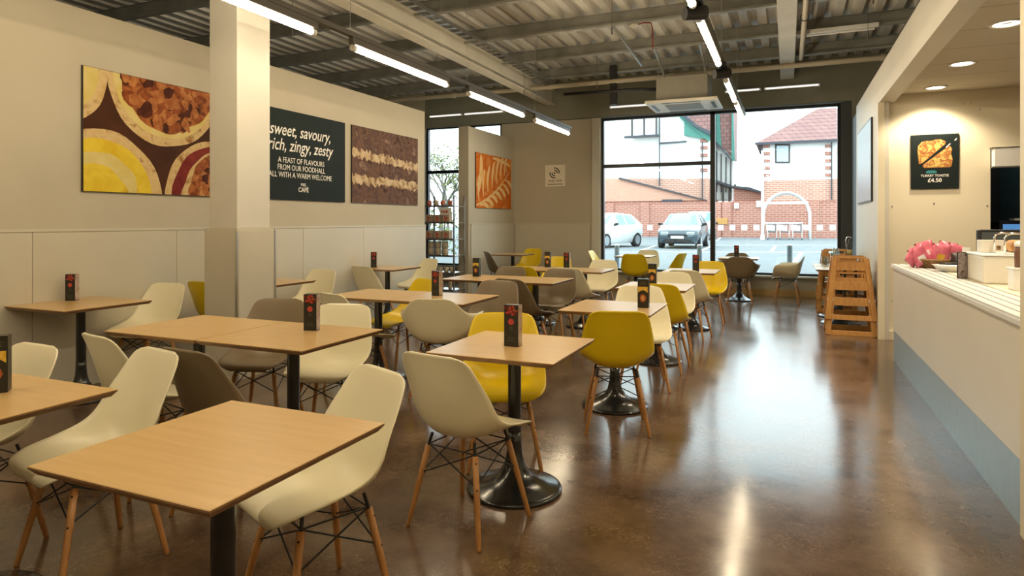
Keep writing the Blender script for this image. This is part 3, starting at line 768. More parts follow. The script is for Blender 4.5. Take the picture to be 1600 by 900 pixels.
# ------------------------------------------------------------------ pictures on the left wall
def noisy(name, cols, scale, rough=0.5, stretch=(1,1,1), detail=6, dist=0.5):
    m = mat(name, cols[0], cols[-1], 0.6, scale, stretch=stretch, detail=detail, dist=dist, spec=0.12)
    cr = [n for n in m.node_tree.nodes if n.type == 'VALTORGB'][0].color_ramp
    cr.elements[0].position = 0.32; cr.elements[1].position = 0.70
    for i, c in enumerate(cols[1:-1]): e = cr.elements.new(0.32+0.38*(i+1)/(len(cols)-1)); e.color = c
    return m
def wall_picture(name, y0, y1, z0, z1, m, label, cat='picture', edge='black_print'):
    r = empty(name, (LW,y0,z0), 0, label, cat, rot=(PI/2,0,PI/2))
    r['w'] = y1-y0; r['h'] = z1-z0
    MB().box(0,0,0.001, y1-y0,z1-z0,0.022).build('backing_board', edge, r)
    MB().box(0.003,0.003,0.022, y1-y0-0.003,z1-z0-0.003,0.0235).build('printed_face', m, r)
    return r
def art(r, name, poly, m, lift, W, H):
    p = clip(poly, 0.004, 0.004, W-0.004, H-0.004)
    if len(p) > 2: MB().prism(p, 0.0235, 0.0235+lift).build(name, m, r)
M['picbg'] = noisy('dark_brown_print', [(0.075,0.025,0.010,1),(0.035,0.012,0.006,1)], 3)
M['crust'] = noisy('pastry_print', [(0.55,0.36,0.15,1),(0.62,0.46,0.23,1),(0.30,0.14,0.04,1)], 9)
M['crumble'] = noisy('apple_crumble_print', [(0.12,0.028,0.008,1),(0.40,0.13,0.035,1),(0.20,0.05,0.012,1),(0.62,0.30,0.11,1)], 7, detail=3)
M['lemon'] = noisy('lemon_print', [(0.62,0.42,0.02,1),(0.72,0.55,0.05,1),(0.55,0.34,0.02,1)], 4)
M['custard'] = noisy('custard_print', [(0.66,0.55,0.24,1),(0.58,0.45,0.12,1)], 6)
M['jam'] = noisy('jam_print', [(0.14,0.012,0.012,1),(0.22,0.03,0.02,1)], 8)
PW, PH = 1.70, 1.07
M['lump1'] = mat('brown_lump_print', (0.30,0.085,0.022,1), (0.16,0.035,0.010,1), 0.6, 12, spec=0.12)
M['lump2'] = mat('golden_lump_print', (0.48,0.20,0.06,1), (0.30,0.09,0.025,1), 0.6, 12, spec=0.12)
M['lump3'] = mat('dark_lump_print', (0.10,0.022,0.008,1), (0.05,0.012,0.005,1), 0.6, 12, spec=0.12)
def lumps(r, name, cx, cy, rx, ry, n, size, seed, lift):
    rn = random.Random(seed); b = MB(); k = 0
    for i in range(n):
        a = rn.uniform(0,2*PI); q = math.sqrt(rn.random()); x, y = cx+rx*q*math.cos(a), cy+ry*q*math.sin(a); s_ = size*rn.uniform(.45,1.0)
        p = clip(blob(x,y,s_,s_*rn.uniform(.5,.8),0.10,14,seed*100+i,rn.uniform(0,3)), 0.004,0.004,1.70-0.004,1.07-0.004)
        if len(p) > 2: b.prism(p, 0.0235, 0.0235+lift+k*0.000004, rn.choice((0,0,1,1,2))); k += 1
    b.build(name, ['lump1','lump2','lump3'], r)
r = wall_picture('pie_picture', 3.54, 5.24, 1.65, 2.72, 'picbg', 'large picture of pies and lemon tart on the left wall')
def p1(name, poly, m, lift): art(r, name, poly, m, lift, PW, PH)
p1('pie_crust', blob(0.80,1.00,0.585,0.535,0.012,48,1), 'crust', 0.0006)
p1('pie_rim', blob(0.80,1.02,0.53,0.475,0.012,48,2), 'custard', 0.0012)
p1('pie_filling', blob(0.83,1.05,0.49,0.45,0.035,48,3), 'crumble', 0.0018)
lumps(r, 'pie_lumps', 0.83, 1.05, 0.46, 0.42, 150, 0.085, 21, 0.0020)
p1('tart_crust', blob(0.17,-0.05,0.57,0.60,0.012,48,4), 'crust', 0.0022)
p1('lemon_ring', blob(0.15,-0.06,0.50,0.52,0.014,48,5), 'lemon', 0.0028)
p1('custard_ring', blob(0.13,-0.07,0.38,0.42,0.03,48,6), 'custard', 0.0034)
p1('lemon_centre', blob(0.11,-0.10,0.31,0.34,0.02,48,7), 'lemon', 0.0040)
p1('corner_crust', blob(-0.13,1.00,0.34,0.42,0.012,40,8), 'crust', 0.0022)
p1('corner_custard', blob(-0.15,1.02,0.28,0.35,0.015,40,9), 'custard', 0.0030)
p1('side_crust', blob(1.36,0.03,0.58,0.54,0.012,48,10), 'crust', 0.0024)
p1('side_jam', blob(1.38,0.02,0.53,0.49,0.015,48,11), 'jam', 0.0030)
p1('side_filling', blob(1.41,-0.02,0.46,0.46,0.03,48,12), 'crust', 0.0036)
p1('side_topping', blob(1.42,0.06,0.38,0.36,0.05,48,13), 'crumble', 0.0042)
lumps(r, 'topping_lumps', 1.42, 0.06, 0.35, 0.33, 90, 0.08, 22, 0.0044)

r = wall_picture('text_panel', 5.34, 7.04, 1.65, 2.72, 'board_black', 'black wall panel reading sweet, savoury, rich, zingy, zesty', 'sign', 'board_black')
for body, s, z, sh, sx, off in (('sweet, savoury,', 0.205, 0.735, 0.28, 0.84, 0.0012), ('rich, zingy, zesty', 0.205, 0.555, 0.28, 0.84, 0.0012)):
    text_obj('headline_text', body, s, 'text', r, (0.86,z+0.03,0.0240), shear=sh, sx=sx, offset=off)
for body, z, sx in (('A FEAST OF FLAVOURS', 0.425, 0.86), ('FROM OUR FOODHALL', 0.338, 0.86), ('ALL WITH A WARM WELCOME', 0.250, 0.86)):
    text_obj('body_text', body, 0.092, 'text', r, (0.87,z+0.018,0.0240), sx=sx)
text_obj('logo_text', 'M&S', 0.055, 'text', r, (0.89,0.175,0.0240), sx=0.9)
text_obj('logo_text', 'CAFÉ', 0.078, 'text', r, (0.89,0.105,0.0240), sx=1.0, offset=0.001)

M['cake'] = noisy('cake_sponge_print', [(0.045,0.022,0.018,1),(0.16,0.085,0.055,1),(0.085,0.045,0.038,1),(0.27,0.165,0.11,1)], 6, detail=9)
M['cream_band'] = noisy('cake_cream_print', [(0.20,0.11,0.06,1),(0.52,0.38,0.22,1),(0.62,0.50,0.34,1)], 10, detail=8)
r = wall_picture('cake_picture', 7.19, 8.89, 1.65, 2.72, 'cake', 'picture of layered brown cake, nearest the mug shelves')
def band(z0, z1, seed):
    rr = random.Random(seed); n = 46; up = []; dn = []
    for i in range(n+1):
        x = PW*i/n; c = z0+(z1-z0)*i/n
        up.append((x, c+0.055+rr.uniform(-.03,.035))); dn.append((x, c-0.055+rr.uniform(-.035,.03)))
    return up[::-1]+dn
def quadband(r, poly, m, name):
    n = len(poly)//2; up = poly[:n][::-1]; dn = poly[n:]; b = MB()
    for i in range(n-1):
        b.add([(dn[i][0],dn[i][1],0.0236),(dn[i+1][0],dn[i+1][1],0.0236),(up[i+1][0],up[i+1][1],0.0236),(up[i][0],up[i][1],0.0236),
               (dn[i][0],dn[i][1],0.0242),(dn[i+1][0],dn[i+1][1],0.0242),(up[i+1][0],up[i+1][1],0.0242),(up[i][0],up[i][1],0.0242)],
              [(3,2,1,0),(4,5,6,7),(0,1,5,4),(2,3,7,6)]+([(3,0,4,7)] if i == 0 else [])+([(1,2,6,5)] if i == n-2 else []))
    b.build(name, m, r)
quadband(r, band(0.70,0.60,1), 'cream_band', 'cream_layer'); quadband(r, band(0.33,0.30,2), 'cream_band', 'cream_layer')

# latte art picture on the partition
M['orange'] = noisy('orange_coffee_print', [(0.70,0.24,0.03,1),(0.52,0.11,0.010,1),(0.76,0.38,0.10,1)], 2.5)
M['foam'] = noisy('milk_foam_print', [(0.80,0.56,0.28,1),(0.74,0.42,0.14,1)], 5)
r = wall_picture('coffee_picture', 10.99, 12.69, 1.65, 2.72, 'orange', 'orange and white picture of latte art on the partition beside the wifi wall')
def leaf(x0, y0, x1, y1, w0, w1, bend=0.0, n=12):
    up = []; dn = []; L = math.hypot(x1-x0,y1-y0); nx, ny = -(y1-y0)/L, (x1-x0)/L
    for i in range(n+1):
        t = i/n; w = (w0*(1-t)+w1*t)*(math.sin(PI*min(1,0.12+0.88*t))**0.5 if t < 1 else 0.0)+0.004; o = bend*math.sin(PI*t)
        cx, cy = x0+(x1-x0)*t+nx*o, y0+(y1-y0)*t+ny*o
        up.append((cx+nx*w, cy+ny*w)); dn.append((cx-nx*w, cy-ny*w))
    return up+dn[::-1]
art(r, 'foam_stem', leaf(0.02,0.05,1.62,0.80,0.020,0.012,-0.10), 'foam', 0.0006, PW, PH)
for i in range(7):
    t = 0.10+0.125*i; sx, sy = 0.02+1.6*t, 0.05+0.75*t-0.07
    art(r, 'foam_leaf', leaf(sx,sy,sx+0.42,sy-0.06-0.03*i,0.012,0.062,0.05), 'foam', 0.0008+0.0001*i, PW, PH)
    art(r, 'foam_leaf', leaf(sx-0.05,sy+0.08,sx-0.02+0.10*i*0.3,sy+0.62,0.014,0.066,0.05), 'foam', 0.0008+0.0001*i, PW, PH)
art(r, 'foam_rim', leaf(0.10,0.30,0.22,1.06,0.05,0.09,-0.06), 'foam', 0.0018, PW, PH)
art(r, 'foam_rim', leaf(0.75,1.02,1.66,0.92,0.02,0.05,0.02), 'foam', 0.0018, PW, PH)

# wifi sign on the far wall
r = empty('wifi_sign', (-4.54,FW,2.13), 0, 'small cream sign with wifi waves reading FREE WIFI on the far wall', 'sign', rot=(PI/2,0,0))
MB().box(-0.225,0,0.001, 0.225,0.46,0.02).build('sign_plate', mat('cream_sign_plate', (0.80,0.74,0.60,1)), r, bevel=0.003)
cx, cy = -0.01, 0.29
b = MB().prism([(cx+0.018*math.cos(t),cy+0.018*math.sin(t)) for t in [i*PI/8 for i in range(16)]], 0.020, 0.0215)
for R_ in (0.058,0.105):
    for a0 in (-8,172):
        n = 12; a1 = a0+106
        for i in range(n):
            t0, t1 = math.radians(a0+(a1-a0)*i/n), math.radians(a0+(a1-a0)*(i+1)/n)
            q = [(cx+(R_+s*0.011)*math.cos(t), cy+(R_+s*0.011)*math.sin(t)) for t, s in ((t0,-1),(t1,-1),(t1,1),(t0,1))]
            b.prism(q, 0.020, 0.0215)
b.build('wave_symbol', 'text_dark', r)
text_obj('sign_text', 'FREE WIFI', 0.072, 'text_brown', r, (0.0,0.095,0.0202), offset=0.0005)
text_obj('sign_text', 'BLEND IN THIS', 0.038, 'text_brown', r, (0.0,0.045,0.0202)) if False else None
b = MB()
for i in range(11): b.box(-0.165+i*0.031,0.040,0.020, -0.165+i*0.031+0.022,0.058,0.0208)
b.build('small_print', 'text_dark', r)
# socket on the partition
r = empty('wall_socket', (LW+0.022,11.15,0.33), 0, 'small white double socket low on the partition behind the corner chair', 'socket')
MB().box(0,-0.07,0, 0.01,0.07,0.09).build('plate', 'white', r, bevel=0.002)
b = MB()
for s in (-0.035,0.035): b.box(0.01,s-0.012,0.03, 0.0115,s+0.012,0.05)
b.build('pin_holes', 'text_dark', r)

# framed panel on the right clad wall
r = empty('framed_panel', (1.0,10.99,1.65), 0, 'framed picture on the white wall at a sharp angle, blue grey reflection put into its colour', 'picture', rot=(PI/2,0,-PI/2))
MB().box(0,0,0.001, 1.72,1.07,0.022).build('frame', 'black_frame', r)
MB().box(0.02,0.02,0.022, 1.70,1.05,0.024).build('printed_face', 'sheen_face', r)

# turkey toastie poster
r = empty('menu_poster', (1.33,8.74,1.77), 0, 'black poster of a cut toastie reading turkey toastie £4.50', 'poster', rot=(PI/2,0,0))
MB().box(0,0,0.001, 0.47,0.63,0.02).build('poster_board', 'board_black', r, bevel=0.002)
up = [(0.085,0.30),(0.07,0.44),(0.075,0.50),(0.11,0.545),(0.16,0.555),(0.20,0.55),(0.24,0.565),(0.29,0.565),(0.335,0.54),(0.33,0.51),(0.12,0.31)]
dn = [(0.385,0.48),(0.36,0.475),(0.13,0.285),(0.125,0.265),(0.14,0.25),(0.38,0.25),(0.395,0.265),(0.405,0.34),(0.39,0.40),(0.40,0.45)]
M['toast'] = noisy('grilled_toast_print', [(0.62,0.40,0.10,1),(0.30,0.07,0.03,1),(0.70,0.50,0.16,1),(0.50,0.28,0.07,1)], 22)
M['toastedge'] = mat('toast_crust_print', (0.50,0.20,0.04,1))
for nm, po in (('toast_half',up),('toast_half',dn)):
    cxx = sum(p[0] for p in po)/len(po); cyy = sum(p[1] for p in po)/len(po)
    MB().prism([(cxx+(x-cxx)*1.05,cyy+(y-cyy)*1.05) for x,y in po], 0.020, 0.0206).build('toast_edge', 'toastedge', r)
    MB().prism(po, 0.020, 0.0212).build(nm, 'toast', r)
for q in (((0.34,0.475),(0.385,0.515)),((0.425,0.55),(0.445,0.57))):
    MB().prism([(q[0][0],q[0][1]),(q[0][0]+0.012,q[0][1]-0.004),(q[1][0]+0.004,q[1][1]-0.004),(q[1][0],q[1][1]+0.006)], 0.020, 0.0215).build('white_dash', 'text', r)
MB().prism([(0.15,0.18),(0.255,0.18),(0.255,0.20),(0.235,0.213),(0.17,0.213),(0.15,0.20)], 0.020, 0.0206).build('teal_badge', mat('teal_print', (0.03,0.22,0.25,1)), r)
text_obj('poster_text', 'TURKEY TOASTIE', 0.038, 'text', r, (0.235,0.14,0.0202), sx=0.92, offset=0.0006)
text_obj('poster_text', '£4.50', 0.062, 'text', r, (0.235,0.078,0.0202), offset=0.0015)

# ------------------------------------------------------------------ mug shelves
r = empty('display_shelving', (-5.80,10.35,0), 0, 'open metal shelving stacked with mugs between the wall and the partition', 'shelf')
SH = [0.15,0.46,0.77,1.07,1.37,1.67]
for X in (-0.34,0.30):
    for Y in (-0.2,0.2): MB().box(X-0.012,Y-0.012,0, X+0.012,Y+0.012,1.86).build('post', 'steel', r)
for z in SH:
    b = MB().box(-0.34,-0.21,z-0.012, 0.30,0.21,z).box(-0.34,-0.222,z-0.022, 0.30,-0.21,z+0.012)
    b.build('shelf_board', 'steel', r, bevel=0.002, seg=1)
def mug(m):
    t = empty('mug', (0,0,0))
    MB().lathe([(0,0),(0.036,0),(0.042,0.01),(0.044,0.10),(0.041,0.10),(0.038,0.012),(0,0.012)], 20).build('cup', m, t)
    MB().tube([(0.042,0,0.08),(0.062,0,0.08),(0.072,0,0.06),(0.068,0,0.035),(0.042,0,0.022)], 0.006, 8).build('handle', m, t)
    return t
M['redmug'] = mat('red_patterned_china', (0.50,0.04,0.02,1), (0.60,0.45,0.34,1), 0.3, 30, lo=0.45, hi=0.55)
mr, mw = mug('redmug'), mug('porcelain'); first = {0:mr,1:mw}; used = set()
def put(pr, x, y, z, lab, grp, cat='mug', rz=0.0):
    o = first[pr] if pr not in used else copy_tree(first[pr]); used.add(pr)
    tag(o, lab, cat, grp); o.location = (x,y,z); o.rotation_euler = (0,0,rz); return o
for i in range(4): put(0 if i != 1 else 1, -6.05+i*0.145, 10.22, 1.67, 'red patterned mug on the top shelf' if i != 1 else 'plain beige mug on the top shelf', 'red mugs on the top shelf' if i != 1 else None, rz=2.5+i)
for i in range(5): put(1, -6.07+i*0.125, 10.22, 0.46, 'beige mug standing on a low shelf of the rack', 'mugs on the low shelf', rz=i)
for lvl, zz in ((4,1.37),(3,1.07)):
    for i in range(3):
        x = -6.04+i*0.18; rr_ = empty('boxed_mug', (x,10.24,zz), 0, 'beige boxed mug with red print on the %s shelf' % ('second' if lvl == 4 else 'third'), 'boxed mug', 'boxed mugs on the %s shelf' % ('second' if lvl == 4 else 'third'))
        MB().box(-0.062,-0.062,0, 0.062,0.062,0.145).build('carton', 'beige_box', rr_, bevel=0.003)
        MB().prism([(-0.050,0)]+[(0,0)]*0+[(0.0,0),(0.0,0.001),(-0.05,0.001)],0,0.001) 
        MB().prism_y([(-0.05,0.02),(0.03,0.02),(0.03,0.08),(-0.02,0.12),(-0.05,0.11)], -0.0635, -0.062).build('printed_mug', 'redmug', rr_)
MB_c = MB().lathe([(0,0),(0.05,0),(0.058,0.01),(0.058,0.115),(0.052,0.125),(0,0.125)], 20)
c0 = None
for i in range(3):
    for k in range(2):
        if c0 is None: c0 = MB_c.build('stoneware_canister', 'porcelain'); o = c0
        else: o = c0.copy(); COL.objects.link(o)
        tag(o, 'beige stoneware canister in the two-high row on the fourth shelf', 'canister', 'canisters on the fourth shelf'); o.location = (-6.03+i*0.15,10.24,0.77+k*0.126)
for i in range(3):
    b = MB().lathe([(0,0),(0.03,0),(0.035,0.02),(0.038,0.15),(0.028,0.20),(0.03,0.24),(0.026,0.24),(0.0,0.235)], 16)
    o = b.build('vase', 'porcelain'); o.location = (-6.0+i*0.17,10.3,0.15); tag(o, 'pale vase on the bottom shelf of the mug rack', 'vase', 'vases on the bottom shelf')
r = empty('shelf_card', (-5.66,10.13,1.42), 0, 'white printed card clipped under the top shelf of the mug rack', 'card')
MB().box(-0.12,0,0.09, 0.12,0.003,0.22).build('card', 'white', r); MB().box(-0.09,-0.0015,0.12, 0.05,0,0.17).build('print', 'redmug', r)

# ------------------------------------------------------------------ high chairs
def make_highchair(label):
    r = empty('high_chair', (0,0,0), 0, label, 'high chair'); H = 0.76
    def P3(sx, sy, z):
        t = z/H; return (sx*(0.255-0.085*t), sy*(0.24-0.10*t), z)
    for sx in (-1,1):
        for sy in (-1,1): MB().bar(P3(sx,sy,0), P3(sx,sy,H-0.01), 0.058, 0.036, up=(0,1,0)).build('leg', 'oak', r, bevel=0.006)
    def panel(sy, z0, z1, nm='rail', slot=None):
        b = MB(); a, c = P3(1,sy,z0), P3(1,sy,z1)
        if slot:
            s0, s1 = slot; m = P3(1,sy,s0); n_ = P3(1,sy,s1)
            rows = [(z0,s0),(s1,z1)]
        else: rows = [(z0,z1)]
        for q0, q1 in rows:
            A, B_ = P3(1,sy,q0), P3(1,sy,q1); t = 0.009
            b.add([(-A[0],A[1]-t,q0),(A[0],A[1]-t,q0),(A[0],A[1]+t,q0),(-A[0],A[1]+t,q0),(-B_[0],B_[1]-t,q1),(B_[0],B_[1]-t,q1),(B_[0],B_[1]+t,q1),(-B_[0],B_[1]+t,q1)],
                  [(3,2,1,0),(4,5,6,7),(0,1,5,4),(1,2,6,5),(2,3,7,6),(3,0,4,7)])
        if slot:
            A, B_ = P3(1,sy,slot[0]), P3(1,sy,slot[1])
            for s in (-1,1): b.bar((s*(A[0]-0.05),A[1],slot[0]), (s*(B_[0]-0.05),B_[1],slot[1]), 0.02, 0.018)
        b.build(nm, 'oak', r, bevel=0.003)
    for sy in (-1,1):
        panel(sy, 0.60, 0.77, 'backrest' if sy < 0 else 'front_panel', slot=(0.70,0.745))
        panel(sy, 0.36, 0.46); panel(sy, 0.0, 0.06)
    for sx in (-1,1):
        for z0, h in ((0.03,0.06),(0.42,0.07),(0.70,0.06)):
            a, c = P3(sx,-1,z0), P3(sx,1,z0); MB().bar(a, c, 0.016, h).build('side_rail', 'oak', r, bevel=0.003)
        a = P3(sx,-1,0.24); MB().box(a[0]-0.036,a[1]-0.01,a[2]-0.02, a[0]+0.036,a[1]+0.012,a[2]+0.02).build('peg', 'white', r)
    MB().box(-0.20,-0.16,0.43, 0.20,0.14,0.445).build('seat', 'oak', r, bevel=0.003)
    for s in (-0.06,0.06): MB().box(s-0.015,-0.12,0.446, s+0.015,-0.10,0.60).build('harness_strap', 'rubber', r)
    return r
h0 = make_highchair('lower high chair of the near stack against the white wall')
labs = ['lower high chair of the near stack against the white wall','upper high chair of the near stack, nested on the lower one','lower high chair of the far stack by the window','upper high chair of the far stack by the window']
for i, (x, y, z) in enumerate(((0.715,9.02,0),(0.715,9.02,0.19),(0.70,11.12,0),(0.70,11.12,0.19))):
    o = h0 if i == 0 else copy_tree(h0); tag(o, labs[i], 'high chair', 'stacked wooden high chairs'); o.location = (x,y,z)

# items on the right tables
r = empty('condiment_stand', (0.78,10.45,0.75), 0, 'wooden condiment stand with a black tray top on the right wall table', 'stand')
MB().box(-0.13,-0.16,0, 0.13,0.16,0.12).build('box', 'oak', r, bevel=0.004); MB().box(-0.16,-0.19,0.12, 0.16,0.19,0.138).build('tray', 'rubber', r, bevel=0.006)
r = empty('glass_bottle', (0.83,10.42,0.889), 0, 'tall clear bottle with wire loop on the black tray', 'bottle')
MB().lathe([(0,0),(0.035,0),(0.038,0.02),(0.038,0.15),(0.018,0.20),(0.016,0.25),(0.0,0.25)], 20).build('bottle_body', 'clear', r)
MB().tube([(-0.045,0,0.0),(-0.05,0,0.24),(-0.035,0,0.275),(0,0,0.28),(0.02,0,0.26)], 0.006, 8).build('wire_loop', 'chrome', r)
MB().lathe([(0,0.005),(0.033,0.005),(0.033,0.09),(0,0.09)], 16).build('contents', mat('amber_oil', (0.55,0.38,0.15,1)), r)
for x, y, z, h, lab in ((0.50,10.30,0.75,0.13,'low glass tumbler of cutlery at the edge of the right wall table'),(0.62,10.34,0.75,0.20,'square glass jar of sachets on the right wall table'),(0.66,10.58,0.75,0.24,'tall glass canister behind the sachet jar')):
    r = empty('glass_jar', (x,y,z), 0, lab, 'jar', 'glass jars on the right wall table')
    MB().lathe([(0,0),(0.045,0),(0.048,0.01),(0.048,h),(0.044,h),(0.042,0.012),(0,0.012)], 20).build('jar_body', 'clear', r)
    b = MB(); rn = random.Random(int(h*100))
    for i in range(9): a = rn.uniform(0,6.28); q = rn.uniform(0.005,0.03); b.box(q*math.cos(a)-0.006,q*math.sin(a)-0.003,0.014, q*math.cos(a)+0.006,q*math.sin(a)+0.003,h*rn.uniform(0.7,1.05))
    b.build('contents', 'white' if h > 0.15 else 'steel', r)

# ------------------------------------------------------------------ servery counter
r = empty('servery_counter', (0.97,0,0), 0, 'long cream servery counter with ribbed tray rail and blue grey kickplate', 'counter')
CY0, CY1 = 3.53, 7.42
MB().box(0.012,CY0,0.30, 0.62,CY1,0.925).build('front_panel', 'offwhite', r, bevel=0.002)
b = MB()
for Y in (4.85,6.15): b.box(0.0115,Y-0.002,0.30, 0.0125,Y+0.002,0.92)
MB().box(0.012,CY0,0.0, 0.62,CY1,0.30).build('kickplate', 'skirt', r)
MB().box(-0.012,CY0,0.925, 0.95,CY1+0.02,0.955).build('worktop', 'white', r, bevel=0.004)
b = MB()
for i in range(4): b.box(-0.008+i*0.066,CY0,0.955, 0.040+i*0.066,CY1+0.01,0.968)
b.build('tray_rail', 'white', r, bevel=0.003)
MB().box(0.26,CY0,0.955, 0.92,CY1,0.968).build('inner_top', 'cream_wall', r, bevel=0.002)
b = MB().box(0.0,CY0,0.9555, 0.25,CY1,0.958); b.build('tray_rail_groove', mat('grey_groove', (0.16,0.16,0.15,1)), r)
CT = 0.9685
b = MB().box(1.0,7.44,0.0, 1.10,8.66,0.02); 
# basket of crisps
r = empty('wicker_basket', (1.24,6.98,CT), 0, 'low wicker basket of pink crisp packets at the far end of the counter', 'basket')
rim = [(0.19*math.cos(t)*1.05,0.14*math.sin(t)) for t in [i*PI/12 for i in range(24)]]
MB().lathe([(0,0),(0.13,0),(0.17,0.07),(0.18,0.075),(0.165,0.075),(0.125,0.01),(0,0.01)], 28).build('weave', 'wicker', r)
MB().tube([(0.178*math.cos(t),0.178*math.sin(t),0.075) for t in [i*PI/12 for i in range(24)]], 0.009, 8, closed=True).build('rim', 'wicker', r)
def packet(w, h, d):
    n = 10; v = []; f = []
    bm = bmesh.new(); g = []
    for s in (-1,1):
        rows = []
        for j in range(n+1):
            row = []
            for i in range(n+1):
                u, vv = -1+2*i/n, -1+2*j/n
                k = (1-u**4)*(1-vv**6); x = u*w/2*(1-0.06*(1-vv*vv)); z = (vv+1)*h/2
                y = s*(d/2*k*(1+0.15*math.sin(7*u+5*vv))+0.001)
                row.append(bm.verts.new((x,y,z)))
            rows.append(row)
        g.append(rows)
        for j in range(n):
            for i in range(n): bm.faces.new((rows[j][i],rows[j][i+1],rows[j+1][i+1],rows[j+1][i]))
    bmesh.ops.remove_doubles(bm, verts=bm.verts, dist=0.0025); bmesh.ops.recalc_face_normals(bm, faces=bm.faces)
    for ff in bm.faces: ff.smooth = True
    me = bpy.data.meshes.new('crisp_packet'); bm.to_mesh(me); bm.free(); me.materials.append(M['pink']); return me
pm_ = packet(0.15,0.19,0.045)
PK = [(-0.135,-0.03,0.05,-62,0.6,'pink crisp packet lying at the left end of the basket'),(-0.08,-0.09,0.03,-30,0.2,'pink crisp packet leaning left in the basket'),(-0.02,0.02,0.06,-20,-0.3,'pink crisp packet in the basket behind the leaning one'),
      (0.03,-0.07,0.03,8,0.1,'tallest pink crisp packet standing in the middle of the basket'),(0.09,0.03,0.05,12,-0.2,'pink crisp packet standing behind the tallest one'),(0.13,-0.02,0.03,18,0.1,'pink crisp packet at the right end of the basket')]
for i, (x, y, z, a, b_, lab) in enumerate(PK):
    r = empty('crisp_packet', (1.24+x,6.98+y,CT+z), 0, lab, 'crisps', 'pink crisp packets', rot=(b_*0.6,math.radians(a),b_))
    o = bpy.data.objects.new('bag', pm_); COL.objects.link(o); o.parent = r
    MB().box(-0.03,-0.027,0.05, 0.03,-0.0255,0.10).build('printed_label', 'amber' if i == 3 else 'white', r)
    MB().prism_y(blob(0.03,0.155,0.014,0.012,0.1,12,i), -0.016,-0.010).build('printed_mark', 'text_dark', r)
# dishes and ladle
r = empty('serving_dish', (1.29,6.48,CT), 0, 'shallow cream dish beside the crisp basket', 'dish')
MB().lathe([(0,0),(0.09,0),(0.14,0.05),(0.15,0.055),(0.135,0.055),(0.085,0.008),(0,0.008)], 32).build('bowl', 'white', r)
r = empty('serving_tongs', (1.31,6.45,CT+0.058), 0.5, 'black serving tongs resting across the cream dish', 'tongs')
for s in (-1,1): MB().tube([(-0.15,0,0.012),(-0.05,s*0.012,0.01),(0.06,s*0.014,0.006),(0.14,s*0.004,0.006)], [0.006,0.010,0.010,0.007], 8).build('arm', 'rubber', r)
r = empty('card_display', (1.20,5.72,CT), 0.30, 'small grey picture card standing on the counter before the cream box', 'sign')
MB().box(-0.035,-0.006,0, 0.035,0.006,0.20).build('card_frame', 'rubber', r, bevel=0.002)
MB().box(-0.031,-0.0075,0.006, 0.031,-0.006,0.195).build('printed_face', noisy('grey_photo_print', [(0.07,0.05,0.05,1),(0.28,0.23,0.22,1),(0.12,0.09,0.09,1)], 25), r)
r = empty('counter_cabinet', (1.475,5.55,CT), 0.0, 'plain cream box unit standing on the counter', 'cabinet')
MB().box(-0.24,-0.24,0, 0.26,0.26,0.19).build('body', 'offwhite', r, bevel=0.012)
MB().box(-0.25,-0.25,0.19, 0.27,0.27,0.20).build('lid', 'white', r, bevel=0.004)
r = empty('cake_stand', (1.475,5.46,CT+0.2005), 0, 'chrome framed stand holding a golden loaf cake on the cream box', 'cake stand')
MB().box(-0.11,-0.13,0, 0.16,0.13,0.012).build('plate', 'white', r, bevel=0.003)
MB().tube([(-0.11,-0.12,0.01),(-0.11,-0.12,0.11),(-0.10,-0.12,0.135),(-0.07,-0.12,0.145),(0.15,-0.12,0.145)], 0.007, 8).build('rail', 'chrome', r)
MB().tube([(-0.11,0.12,0.01),(-0.11,0.12,0.11),(-0.10,0.12,0.135),(-0.07,0.12,0.145),(0.15,0.12,0.145)], 0.007, 8).build('rail', 'chrome', r)
o = MB().box(-0.07,-0.09,0, 0.14,0.08,0.085).build('loaf_cake', 'bread', None, bevel=0.03, seg=4); o.location = (1.485,5.47,CT+0.213); tag(o, 'golden brown loaf cake inside the chrome stand', 'cake')
r = empty('display_plinth', (1.35,4.93,CT), 0, 'small white plinth under the brown and white jar', 'plinth')
MB().box(-0.06,-0.06,0, 0.08,0.06,0.13).build('block', 'white', r, bevel=0.005); MB().box(-0.07,-0.07,0.13, 0.09,0.07,0.14).build('top', 'white', r, bevel=0.003)
r = empty('card_box', (1.37,5.70,CT+0.2005), 0.1, 'small cream box on the counter unit, beside the chrome stand', 'box')
MB().box(-0.07,-0.05,0, 0.07,0.05,0.09).build('body', 'offwhite', r, bevel=0.003); MB().box(0.02,-0.052,0.02, 0.045,-0.05,0.05).build('printed_mark', 'wicker', r)
r = empty('biscuit_jar', (1.35,4.93,CT+0.1405), 0, 'brown and white jar standing on a small plinth at the right edge', 'jar')
MB().lathe([(0,0),(0.04,0),(0.042,0.10),(0.036,0.13),(0,0.13)], 20).build('jar_body', mat('brown_jar', (0.16,0.07,0.04,1)), r)
MB().lathe([(0.0,0.13),(0.042,0.13),(0.042,0.155),(0.02,0.165),(0,0.165)], 20).build('lid', 'white', r)
